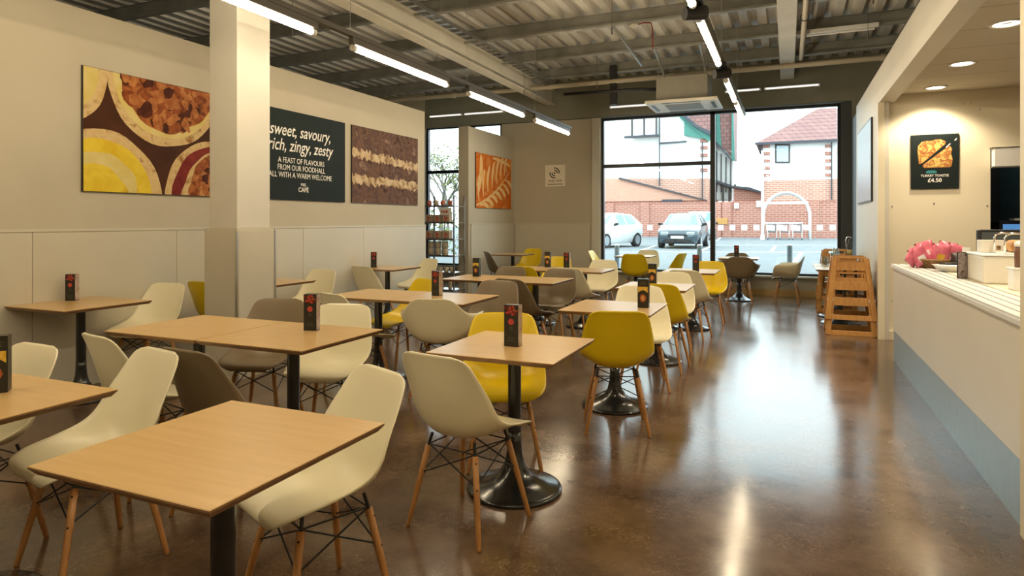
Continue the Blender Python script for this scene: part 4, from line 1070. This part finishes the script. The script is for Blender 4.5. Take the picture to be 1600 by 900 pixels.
# till
r = empty('till', (1.60,6.38,CT), 0.25, 'black till screen seen from the side behind the cream box', 'till')
MB().box(-0.10,-0.10,0, 0.10,0.10,0.03).build('foot', 'rubber', r, bevel=0.005)
MB().cyl((0,0,0.03),(0,0.02,0.16),0.03,n=14).build('neck', 'rubber', r)
MB().box(-0.17,-0.02,0.12, 0.17,0.03,0.36).build('display', 'rubber', r, bevel=0.012)
MB().box(-0.15,-0.0215,0.14, 0.15,-0.02,0.34).build('screen_glass', 'dark', r)
r = empty('receipt_printer', (1.44,6.72,CT), 0.1, 'low black printer between the tongs and the till', 'printer')
b = MB().prism_x([(-0.10,0),(0.10,0),(0.10,0.15),(0.0,0.13),(-0.10,0.05)], -0.09, 0.09); b.build('body', 'rubber', r, bevel=0.01)
MB().box(-0.03,0.0,0.135, 0.03,0.003,0.20).build('paper', 'white', r)
# hatch shutter and kitchen kit
r = empty('roller_shutter', (2.62,8.60,2.0), 0, 'white roller shutter box over the kitchen hatch', 'shutter')
MB().box(-0.515,0.0,0.0, 0.6,0.12,0.205).build('shutter_box', 'white', r, bevel=0.003); MB().box(-0.54,-0.006,-0.015, 0.6,0.02,0.0).build('bottom_bar', 'steel', r)
MB().box(-0.54,-0.004,0.205, 0.6,0.1,0.212).build('top_strip', 'black_frame', r)
r = empty('kitchen_fill_light', (2.5,10.0,2.60), 0, 'added fill batten light in the kitchen beyond the hatch', 'light')  # added lamp, lifts the dark kitchen behind the hatch
MB().box(-0.5,-0.04,0.02, 0.5,0.04,0.08).build('housing', 'white', r); MB().cyl((-0.48,0,0),(0.48,0,0),0.02,n=12).build('tube', emit('kitchen_fill_tube',(0.85,0.95,1.0),4.0), r)
for s in (-0.4,0.4): MB().cyl((s,0,0.08),(s,0,0.40),0.004,n=6).build('hanger', 'steel', r)
r = empty('coffee_machine', (2.75,9.6,0.9), 0, 'dark coffee machine in the kitchen beyond the hatch', 'coffee machine')
MB().box(-0.42,-0.25,0, 0.12,0.25,0.50).build('body', 'rubber', r, bevel=0.015); MB().box(-0.38,-0.262,0.36, -0.18,-0.25,0.46).build('display', 'screen', r)
MB().box(-0.30,-0.34,0.10, -0.06,-0.25,0.13).build('drip_tray', 'steel', r)
MB().box(-0.28,-0.3,0.505, -0.14,-0.1,0.53).build('cup_tray', 'white', r)
r = empty('kitchen_worktop', (2.75,9.6,0), 0, 'steel worktop in the kitchen beyond the hatch', 'worktop')
MB().box(-0.60,-0.35,0.86, 0.8,0.35,0.9).build('top', 'steel', r); MB().box(-0.58,-0.33,0, 0.78,0.33,0.86).build('cabinet_front', 'dark', r)
# ------------------------------------------------------------------ outside
G = 0.25
M['asphalt'] = mat('grey_tarmac', (0.125,0.14,0.15,1), (0.16,0.175,0.185,1), 0.8, 3)
M['line'] = mat('white_road_paint', (0.72,0.74,0.74,1), None, 0.7, 5)
M['render'] = mat('white_house_render', (0.80,0.80,0.77,1), (0.76,0.76,0.73,1), 0.8, 1)
M['brick'] = brick_mat('salmon_brick', (0.42,0.16,0.115,1), (0.36,0.13,0.09,1), (0.50,0.33,0.27,1), 0.45, 0.15, 0.02)
M['brick2'] = brick_mat('pale_salmon_brick', (0.50,0.24,0.17,1), (0.44,0.20,0.14,1), (0.58,0.42,0.35,1), 0.45, 0.15, 0.025)
M['roof'] = brick_mat('clay_roof_tiles', (0.30,0.15,0.13,1), (0.25,0.12,0.11,1), (0.14,0.08,0.08,1), 0.5, 0.33, 0.035)
M['timber'] = mat('dark_timber', (0.07,0.06,0.06,1), None, 0.7, 5)
M['green'] = mat('green_bargeboard', (0.06,0.22,0.18,1), None, 0.6, 5)
M['gutter'] = mat('black_gutter', (0.04,0.045,0.06,1), None, 0.5, 5)
M['carglass'] = mat('car_glass', (0.14,0.24,0.28,1), None, 0.06, 5)
M['carwhite'] = mat('white_car_paint', (0.80,0.82,0.83,1), None, 0.2, 5, coat=0.6)
M['carblue'] = mat('slate_blue_car_paint', (0.04,0.065,0.085,1), None, 0.2, 5, coat=0.6)
M['carsilver'] = mat('silver_car_paint', (0.45,0.50,0.53,1), None, 0.25, 5, metal=0.4)
M['tyre'] = mat('tyre_rubber', (0.02,0.02,0.022,1), None, 0.8, 10)
M['bollard'] = mat('grey_steel_bollard', (0.20,0.25,0.28,1), None, 0.5, 10)
M['leaf'] = mat('autumn_leaf', (0.16,0.24,0.09,1), (0.32,0.30,0.12,1), 0.6, 6)
M['bark'] = mat('grey_bark', (0.14,0.12,0.10,1), (0.22,0.19,0.16,1), 0.9, 12)
M['polycarb'] = glass('shelter_sheet', (0.93,0.96,0.97), 1.3, 0.1, 0.25)
struct(MB().box(-60,FW+T,0.0, 40,110,G).build('floor_car_park','asphalt'))
b = MB()
def ground_line(x0, y0, x1, y1, w=0.12):
    d = Vector((x1-x0,y1-y0,0)).normalized(); n = Vector((-d.y,d.x,0))*w/2
    b.add([(x0-n.x,y0-n.y,G+0.002),(x0+n.x,y0+n.y,G+0.002),(x1+n.x,y1+n.y,G+0.002),(x1-n.x,y1-n.y,G+0.002),(x0-n.x,y0-n.y,G+0.008),(x0+n.x,y0+n.y,G+0.008),(x1+n.x,y1+n.y,G+0.008),(x1-n.x,y1-n.y,G+0.008)],
          [(4,5,6,7),(0,1,5,4),(1,2,6,5),(2,3,7,6),(3,0,4,7)])
def gp(px, py): 
    d = (1.4-G)*1000/(py-345); k = (px-800)/1000; c, s = math.cos(YAW), math.sin(YAW)
    return (d*(k*c-s), d*(k*s+c))
for a, c in (((1003,391),(1024,384)),((1095,392),(1113,384)),((1126,371.5),(1120,376)),((1212,383.5),(1205,394)),((1253,394),(1240,412)),((960,394),(1300,394)),((1120,383.3),(1305,383.3))):
    p, q = gp(*a), gp(*c); ground_line(p[0],p[1],q[0],q[1],0.13)
tag(b.build('road_markings','line'), 'white painted bay lines on the car park beyond the window', 'road markings')

# boundary wall with piers
r = empty('boundary_wall', (0,47,G), 0, 'long salmon brick wall across the back of the car park', 'wall'); 
MB().box(-24,0,0, 14,0.35,2.42).build('brickwork', 'brick', r)
MB().box(-24,-0.03,2.42, 14,0.38,2.50).build('coping', 'brick', r)
for px in (953,1008,1120,1272,1136):
    X = pt(px,360,47)[0]; MB().box(X-0.3,-0.12,0, X+0.3,0.0,2.46).build('pier', 'brick', r)
for px, py, w, h, m, lab in ((1151,321.5,0.3,0.36,'white','small white notice high on the brick wall, left of the trolley shelter'),(1187,318.5,0.42,0.42,'white','small white box on the brick wall beside the drainpipe'),(1128,345.5,0.75,0.42,'oak','ochre notice board on the brick wall just right of the window mullion'),(935,355,0.3,0.3,'white','small white notice low on the brick wall at the left')):
    p = pt(px,py,46.86); o = MB().box(p[0]-w/2,46.80,p[2]-h/2, p[0]+w/2,46.88,p[2]+h/2).build('wall_notice', m); tag(o, lab, 'sign')

# left house: rendered gable over a brick ground floor, lean-to roof in front
def poly_house(name, pts, Y, depth, m, parent):
    q = [(pt(x,y,Y)[0], pt(x,y,Y)[2]) for x,y in pts]
    return MB().prism_y(q, Y, Y+depth).build(name, m, parent)
r = empty('gabled_house', (0,0,0), 0, 'white rendered house with green bargeboards, seen through the left pane', 'house')
poly_house('rendered_wall', [(860,279),(1108,279),(1108,216),(1046,152),(1010,120),(860,120)], 53, 7, 'render', r)
poly_house('brick_wall', [(860,372),(1108,372),(1108,279),(860,279)], 52.9, 7.1, 'brick2', r)
poly_house('roof', [(1112,214),(1112,120),(1000,120),(1030,160)], 54.5, 5.5, 'roof', r)
poly_house('bargeboard', [(1113,213),(1107,221),(1064,186),(1040,152),(1050,152),(1072,180),(1095,200)], 52.5, 0.3, 'green', r)
poly_house('gable_soffit', [(1069,188),(1069,211),(1102,217)], 52.6, 0.3, 'green', r)
poly_house('gutter', [(1113,206),(1113,213),(1085,198),(1066,182),(1058,168),(1062,166),(1072,180),(1090,196)], 52.2, 0.25, 'gutter', r)
poly_house('drainpipe', [(1029.5,290),(1031,290),(1031,120),(1029.5,120)], 52.7, 0.12, 'gutter', r)
poly_house('drainpipe', [(1096.5,312),(1098,312),(1098,222),(1096.5,222)], 52.7, 0.12, 'gutter', r)
for y in (222,232.5,244.5,256,267.5): poly_house('quoin', [(1094,y),(1105.5,y),(1105.5,y-4.5),(1094,y-4.5)], 52.85, 0.3, 'brick', r)
poly_house('string_course', [(1031,224.5),(1072,221.5),(1072,219.8),(1031,222.5)], 52.75, 0.25, 'gutter', r)
f = poly_house('bay_window', [(985,213),(1027,213),(1027,160),(985,160)], 52.3, 0.7, 'white', r)
for x in (986,1005,1024): poly_house('mullion', [(x,212),(x+2.6,212),(x+2.6,150),(x,150)], 52.2, 0.12, 'timber', f)
poly_house('sill', [(975,215.5),(1030,212.5),(1030,209.5),(975,212.5)], 52.1, 0.5, 'gutter', f)
# side wing of the same house right of the mullion
poly_house('wing_wall', [(1108,312),(1141,312),(1146,255),(1143,243),(1117,219),(1108,214)], 58, 5, 'render', r)
poly_house('wing_roof', [(1117,219),(1145,246),(1146,150),(1117,150)], 57.5, 5, 'roof', r)
poly_house('wing_bargeboard', [(1119,222),(1127,229),(1125,198),(1122,150),(1119,150)], 57.2, 0.3, 'green', r)
poly_house('wing_bargeboard', [(1143,252),(1148,250),(1145,150),(1143,150)], 57.2, 0.3, 'green', r)
poly_house('wing_gutter', [(1117,223),(1143,252),(1143,248),(1117,218)], 57.1, 0.25, 'gutter', r)
for x in (1119,1126,1133.5,1141): poly_house('half_timber', [(x,300),(x+1.5,300),(x+1.5,235+(x-1117)*0.6),(x,235+(x-1117)*0.6)], 57.8, 0.25, 'timber', r)
poly_house('porch_roof', [(1116,280),(1150,292),(1150,296),(1116,284)], 57.4, 1, 'gutter', r)
for x in (1116,1128,1138,1147): poly_house('porch_post', [(x,316),(x+3,316),(x+3,288),(x,288)], 57.6, 0.25, 'timber', r)

r = empty('lean_to', (0,0,0), 0, 'salmon lean-to with sloping roof behind the brick wall, in the left pane', 'outbuilding')
poly_house('roof_slope', [(870,279),(966,279),(1100,313),(870,316)], 50.5, 2, mat('orange_tile_slope', (0.60,0.34,0.25,1), (0.52,0.28,0.20,1), 0.8, 4, stretch=(0.3,1,5)), r)
poly_house('ridge_flashing', [(966,279),(1100,313),(1100,311),(968,277)], 50.3, 2.3, 'gutter', r)
poly_house('wall', [(870,370),(1100,370),(1100,313),(870,316)], 50.6, 1.8, 'brick', r)
poly_house('vent_strip', [(1034,315.5),(1065,315.5),(1065,311.5),(1034,311.5)], 50.2, 0.3, 'gutter', r)
r = empty('garage', (0,0,0), 0, 'low brick outbuilding between the two houses', 'outbuilding')
poly_house('wall', [(1146,372),(1192,372),(1192,302),(1160,296),(1146,293)], 56, 4, 'brick', r)
poly_house('roof', [(1144,290),(1170,292),(1194,300),(1194,303),(1165,296),(1144,293)], 55.6, 4.6, 'gutter', r)

# right house with a hipped roof
r = empty('hipped_house', (0,0,0), 0, 'white and brick house with hipped tile roof, seen through the right pane', 'house')
YH = 52
x0 = pt(1192,222,YH)[0]; x1 = pt(1385,222,YH)[0]; ez = pt(1250,222,YH)[2]; bz = pt(1250,281,YH)[2]; rz_ = ez+3.4
MB().box(x0,YH,bz, x1,YH+8,ez).build('rendered_wall', 'render', r)
MB().box(x0-0.02,YH-0.05,G, x1,YH+8,bz).build('brick_wall', 'brick2', r)
o_ = 0.5
ap = pt(1277,170,YH+4)
v = [(x0-o_,YH-o_,ez),(x1+o_,YH-o_,ez),(x1+o_,YH+8+o_,ez),(x0-o_,YH+8+o_,ez),(ap[0],YH+4,ap[2]),(x1-3,YH+4,ap[2])]
b = MB().add(v, [(0,1,5,4),(1,2,5),(2,3,4,5),(3,0,4),(3,2,1,0)]); b.build('roof', 'roof', r)
MB().box(x0-o_-0.05,YH-o_-0.12,ez-0.12, x1+o_,YH-o_,ez+0.05).build('gutter', 'gutter', r)
f = poly_house('window', [(1211,255),(1234.5,255),(1234.5,225),(1211,225)], YH-0.06, 0.2, 'timber', r)
poly_house('pane', [(1213.5,252.5),(1232,252.5),(1232,227.5),(1213.5,227.5)], YH-0.10, 0.06, mat('pale_house_pane', (0.42,0.50,0.55,1), None, 0.1), f)
for i in range(5):
    y = 231+i*11.2
    poly_house('quoin', [(1192.5,y),(1203,y),(1203,y-4.5),(1192.5,y-4.5)], YH-0.08, 0.2, 'brick', r)
    poly_house('quoin', [(1289,y),(1298.5,y),(1298.5,y-5),(1289,y-5)], YH-0.08, 0.2, 'brick', r)
poly_house('drainpipe', [(1298.5,312),(1300.5,312),(1300.5,222),(1298.5,222)], YH-0.25, 0.12, 'gutter', r)
poly_house('drainpipe', [(1190.5,312),(1192,312),(1192,222),(1190.5,222)], YH-0.25, 0.12, 'gutter', r)

# lamp post by the shelter
p = gp(1194,373); r = empty('lamp_post', (p[0]-0.02,41.6,G), 0, 'white post rising at the left of the trolley shelter', 'post')
MB().cyl((0,0,0),(0,0,5.4),0.085,0.07,14).build('pole', 'white', r); MB().cyl((0,0,0),(0,0,0.3),0.13,0.12,14).build('base', 'white', r)
# trolley shelter
r = empty('trolley_shelter', (0,42.2,G), 0, 'arched white trolley shelter in front of the brick wall', 'shelter')
xa, xb = pt(1191.5,360,42.2)[0], pt(1266,360,42.2)[0]; cxm, hw = (xa+xb)/2, (xb-xa)/2
def arch(y, n=20):
    P_ = [(xa,y,0)]+[(xa,y,1.2)]
    for i in range(n+1):
        t = PI-PI*i/n; P_.append((cxm+hw*math.cos(t), y, 1.45+1.42*math.sin(t)))
    return P_+[(xb,y,1.2),(xb,y,0)]
for y in (0,1.0,2.0): MB().tube(arch(y), 0.06, 8).build('hoop', 'white', r)
b = MB(); A = arch(0)[2:-2]
for p_, q_ in zip(A, A[1:]): b.add([p_, q_, (q_[0],2.0,q_[2]), (p_[0],2.0,p_[2])], [(0,1,2,3)])
sh = b.build('roof_sheet', 'polycarb', r); md = sh.modifiers.new('thickness','SOLIDIFY'); md.thickness = 0.01
MB().box(xa+0.1,-0.04,2.18, xb-0.1,0.04,2.32).build('cross_bar', 'white', r)
MB().box(xa+0.1,-0.04,0.98, xb-0.5,0.04,1.06).build('rail', 'white', r)
def make_trolley():
    t = empty('shopping_trolley', (0,0,0)); b = MB()
    for z, w, l in ((0.45,0.24,0.38),(0.95,0.28,0.46)): b.tube([(-w,-l,z),(w,-l,z),(w,l,z),(-w,l,z)], 0.018, 6, closed=True)
    for i in range(7):
        u = -1+2*i/6
        for s in (-1,1): b.cyl((u*0.24,s*0.38,0.45),(u*0.28,s*0.46,0.95),0.008,n=5); b.cyl((s*0.24,u*0.38,0.45),(s*0.28,u*0.46,0.95),0.008,n=5)
    b.build('basket', 'bollard', t)
    b = MB()
    for s in (-1,1): b.tube([(s*0.26,-0.45,0.08),(s*0.25,-0.40,0.40),(s*0.28,-0.46,1.0)], 0.02, 6); b.tube([(s*0.26,-0.45,0.10),(s*0.26,0.45,0.10)], 0.02, 6)
    b.build('frame', 'white', t)
    MB().cyl((-0.29,-0.50,1.02),(0.29,-0.50,1.02),0.025,n=10).build('handle', 'white', t)
    MB().box(-0.14,-0.47,0.55, 0.14,-0.455,0.85).build('notice', 'white', t)
    for s in (-1,1):
        for y in (-0.4,0.4): MB().cyl((s*0.26-0.015,y,0.06),(s*0.26+0.015,y,0.06),0.06,n=12).build('castor', 'tyre', t)
    return t
t0 = make_trolley()
for i, px in enumerate((1206.5,1226,1246)):
    for k in range(2):
        o = t0 if (i == 0 and k == 0) else copy_tree(t0)
        tag(o, ['left','middle','right'][i]+(' front' if k == 0 else ' rear')+' trolley parked in the arched shelter', 'trolley', 'trolleys in the shelter'); o.location = (pt(px,360,42.5)[0],42.7+k*0.95,G)
for i, px in enumerate((964,1093,1234)):
    p = pt(px,382,14.6); r = empty('bollard', (p[0],14.6,G), 0, 'grey steel bollard outside the window, '+['in front of the white car','left of the window mullion','in front of the trolley shelter'][i], 'bollard', 'bollards outside the window')
    MB().cyl((0,0,0),(0,0,p[2]-G-0.03),0.055,n=18).build('post', 'bollard', r)
    MB().lathe([(0.055,p[2]-G-0.03),(0.058,p[2]-G-0.01),(0.045,p[2]-G),(0,p[2]-G)], 18).build('cap', 'white', r)

# cars
def make_car(name, x, y, rz, paint, label, van=False, L=3.9, W=1.72):
    r = empty(name, (x,y,G), rz, label, 'car', 'parked cars'); hl, hw = L/2, W/2
    # stations along the length: y, bottom, belt height, top height, half width belt, half width top
    if van: S = [(-hl,.35,.78,.80,.72,.60),(-hl+.10,.25,.90,.93,.82,.70),(-hl+.55,.22,1.02,1.06,.86,.74),(-hl+1.15,.22,1.08,1.66,.88,.70),(-hl+1.9,.22,1.08,1.74,.88,.72),(hl-.6,.22,1.08,1.72,.88,.72),(hl-.12,.24,1.08,1.62,.86,.68),(hl,.35,.95,1.0,.78,.60)]
    else: S = [(-hl,.34,.58,.62,.66,.50),(-hl+.08,.22,.70,.74,.80,.62),(-hl+.40,.19,.80,.84,.86,.70),(-hl+.98,.19,.90,.98,.86,.74),(-hl+1.65,.19,.92,1.42,.87,.60),(-hl+2.3,.19,.94,1.48,.87,.60),(hl-.75,.19,.96,1.42,.86,.58),(hl-.18,.24,.98,1.02,.80,.60),(hl,.36,.80,.84,.66,.50)]
    rows = []
    for (yy, zb, zl, zt, wb, wt) in S:
        rows.append([(-wb*.88,yy,zb),(-wb,yy,(zb+zl)*.5),(-wb,yy,zl),(-wt,yy,zt),(-wt*.5,yy,zt+(.02 if zt > 1.2 else .015)),(wt*.5,yy,zt+(.02 if zt > 1.2 else .015)),(wt,yy,zt),(wb,yy,zl),(wb,yy,(zb+zl)*.5),(wb*.88,yy,zb)])
    b = MB(); vv = [p for q in rows for p in q]; n = 10; ff = []
    for i in range(len(rows)-1):
        for k in range(n): ff.append((i*n+k, i*n+(k+1)%n, (i+1)*n+(k+1)%n, (i+1)*n+k))
    ff += [tuple(range(n)), tuple(reversed(range((len(rows)-1)*n, len(rows)*n)))]
    b.add(vv, ff, 0, True)
    o = b.build('body', paint, r); md = o.modifiers.new('bevel','BEVEL'); md.width = 0.04; md.segments = 2; md.limit_method = 'ANGLE'
    def quadg(nm, pts_, out=0.012, inset=0.88, m='carglass'):
        P_ = [Vector(p) for p in pts_]; c = sum(P_, Vector())/4; nn = (P_[1]-P_[0]).cross(P_[3]-P_[0]).normalized()
        if nn.dot(c-Vector((0,0,0.8))) < 0: nn = -nn
        q = [c+(p-c)*inset for p in P_]
        MB().add([p+nn*0.001 for p in q]+[p+nn*out for p in q], [(0,1,2,3),(7,6,5,4),(0,1,5,4),(1,2,6,5),(2,3,7,6),(3,0,4,7)]).build(nm, m, r)
    i0 = 2 if van else 3
    a, c = rows[i0], rows[i0+1]
    quadg('windscreen', (a[3],a[6],c[6],c[3]), inset=0.90)
    e, g = rows[-3], rows[-2]; quadg('rear_window', (e[3],e[6],g[6],g[3]), inset=0.8)
    for s in (0,1):
        L3 = (2,3) if s == 0 else (7,6)
        for i in range(i0+1, len(rows)-3): quadg('side_window', (rows[i][L3[0]],rows[i+1][L3[0]],rows[i+1][L3[1]],rows[i][L3[1]]), inset=0.84)
    for s in (-1,1):
        for yy in (-hl+.72, hl-.72):
            w = MB().cyl((s*(hw-.20),yy,.31),(s*(hw+.005),yy,.31),0.31,n=26).build('wheel', 'tyre', r)
            b = MB().cyl((s*(hw-.01),yy,.31),(s*(hw+.012),yy,.31),0.20,n=20)
            b.build('hub_cap', 'carsilver', w)
        MB().box(s*.52-.16,-hl-.01,.56, s*.52+.16,-hl+.14,.70).build('headlight', 'clear' if False else 'carsilver', r, bevel=0.03)
        MB().bar((s*(hw-.03),-hl+1.35,.98),(s*(hw+.16),-hl+1.33,1.02),0.10,0.11).build('door_mirror', 'tyre', r, bevel=0.02)
    MB().box(-.52,-hl-.03,.26, .52,-hl+.05,.40).build('lower_grille', 'tyre', r, bevel=0.01)
    MB().box(-.40,-hl-.02,.50, .40,-hl+.05,.58).build('grille', 'tyre', r, bevel=0.01)
    MB().box(-.26,-hl-.05,.42, .26,-hl-.01,.53).build('number_plate', 'white', r)
    return r
make_car('parked_car', -4.15,28.8, 0.0, 'carblue', 'slate blue hatchback facing the window, in the left pane')
make_car('parked_car', -7.35,27.6, -0.33, 'carwhite', 'white hatchback partly cut by the window frame, in the left pane')
make_car('parked_car', pt(1093,360,41.5)[0],42.0, 0.08, 'carsilver', 'pale van parked behind the slate blue hatchback', van=True, L=4.3, W=1.8)

# trees beyond the store window
def tree(x, y, h, label, seed):
    rn = random.Random(seed); r = empty('tree', (x,y,G), 0, label, 'tree', 'trees beyond the store window'); b = MB(); lv = MB()
    def grow(p, d, L, rad, lev):
        q = p+d*L; b.cyl(p, q, rad, rad*0.65, 6 if lev else 10, caps=False)
        if lev >= 4 or L < 0.25:
            for _ in range(9):
                c = q+Vector((rn.gauss(0,.28),rn.gauss(0,.28),rn.gauss(0,.25))); a = Vector((rn.gauss(0,1),rn.gauss(0,1),rn.gauss(0,1))).normalized(); e = a.cross(Vector((0.3,0.5,0.8))).normalized()
                s = rn.uniform(.05,.09); lv.add([c-a*s, c+e*s*.5, c+a*s, c-e*s*.5], [(0,1,2,3)])
            return
        for _ in range(3 if lev < 3 else 4):
            nd = (d+Vector((rn.gauss(0,.55),rn.gauss(0,.55),rn.gauss(.1,.35)))).normalized(); grow(q if rn.random() < .6 else p+d*L*rn.uniform(.5,.9), nd, L*rn.uniform(.62,.8), rad*.6, lev+1)
    grow(Vector((0,0,0)), Vector((rn.gauss(0,.05),0,1)).normalized(), h*0.30, 0.12, 0)
    b.build('trunk', 'bark', r); lv.build('foliage', 'leaf', r, fix=False)
for i, (px, Y, h) in enumerate(((640,30,6.5),(688,24,5.0),(748,31,6.0),(790,36,8.5),(700,38,8.0))):
    p = pt(px,350,Y); tree(p[0], Y, h, 'bare branched tree with sparse autumn leaves beyond the store window', 20+i)
r = empty('hedge', (pt(690,360,19)[0],19,G), 0, 'rough green hedge low beyond the store window', 'hedge')
b = MB(); rn = random.Random(5)
for _ in range(1500):
    c = Vector((rn.uniform(-4,4),rn.uniform(-.5,.5),rn.uniform(0,1.5))); a = Vector((rn.gauss(0,1),rn.gauss(0,1),rn.gauss(0,1))).normalized(); e = a.cross(Vector((0.2,0.5,0.8))).normalized(); s = rn.uniform(.06,.11)
    b.add([c-a*s, c+e*s*.5, c+a*s, c-e*s*.5], [(0,1,2,3)])
b.build('foliage', 'leaf', r, fix=False)
b = MB()
for i in range(9): b.cyl((-4+i,0,0),(-4+i+rn.uniform(-.3,.3),rn.uniform(-.2,.2),1.3),0.03,n=6)
b.build('stems', 'bark', r)
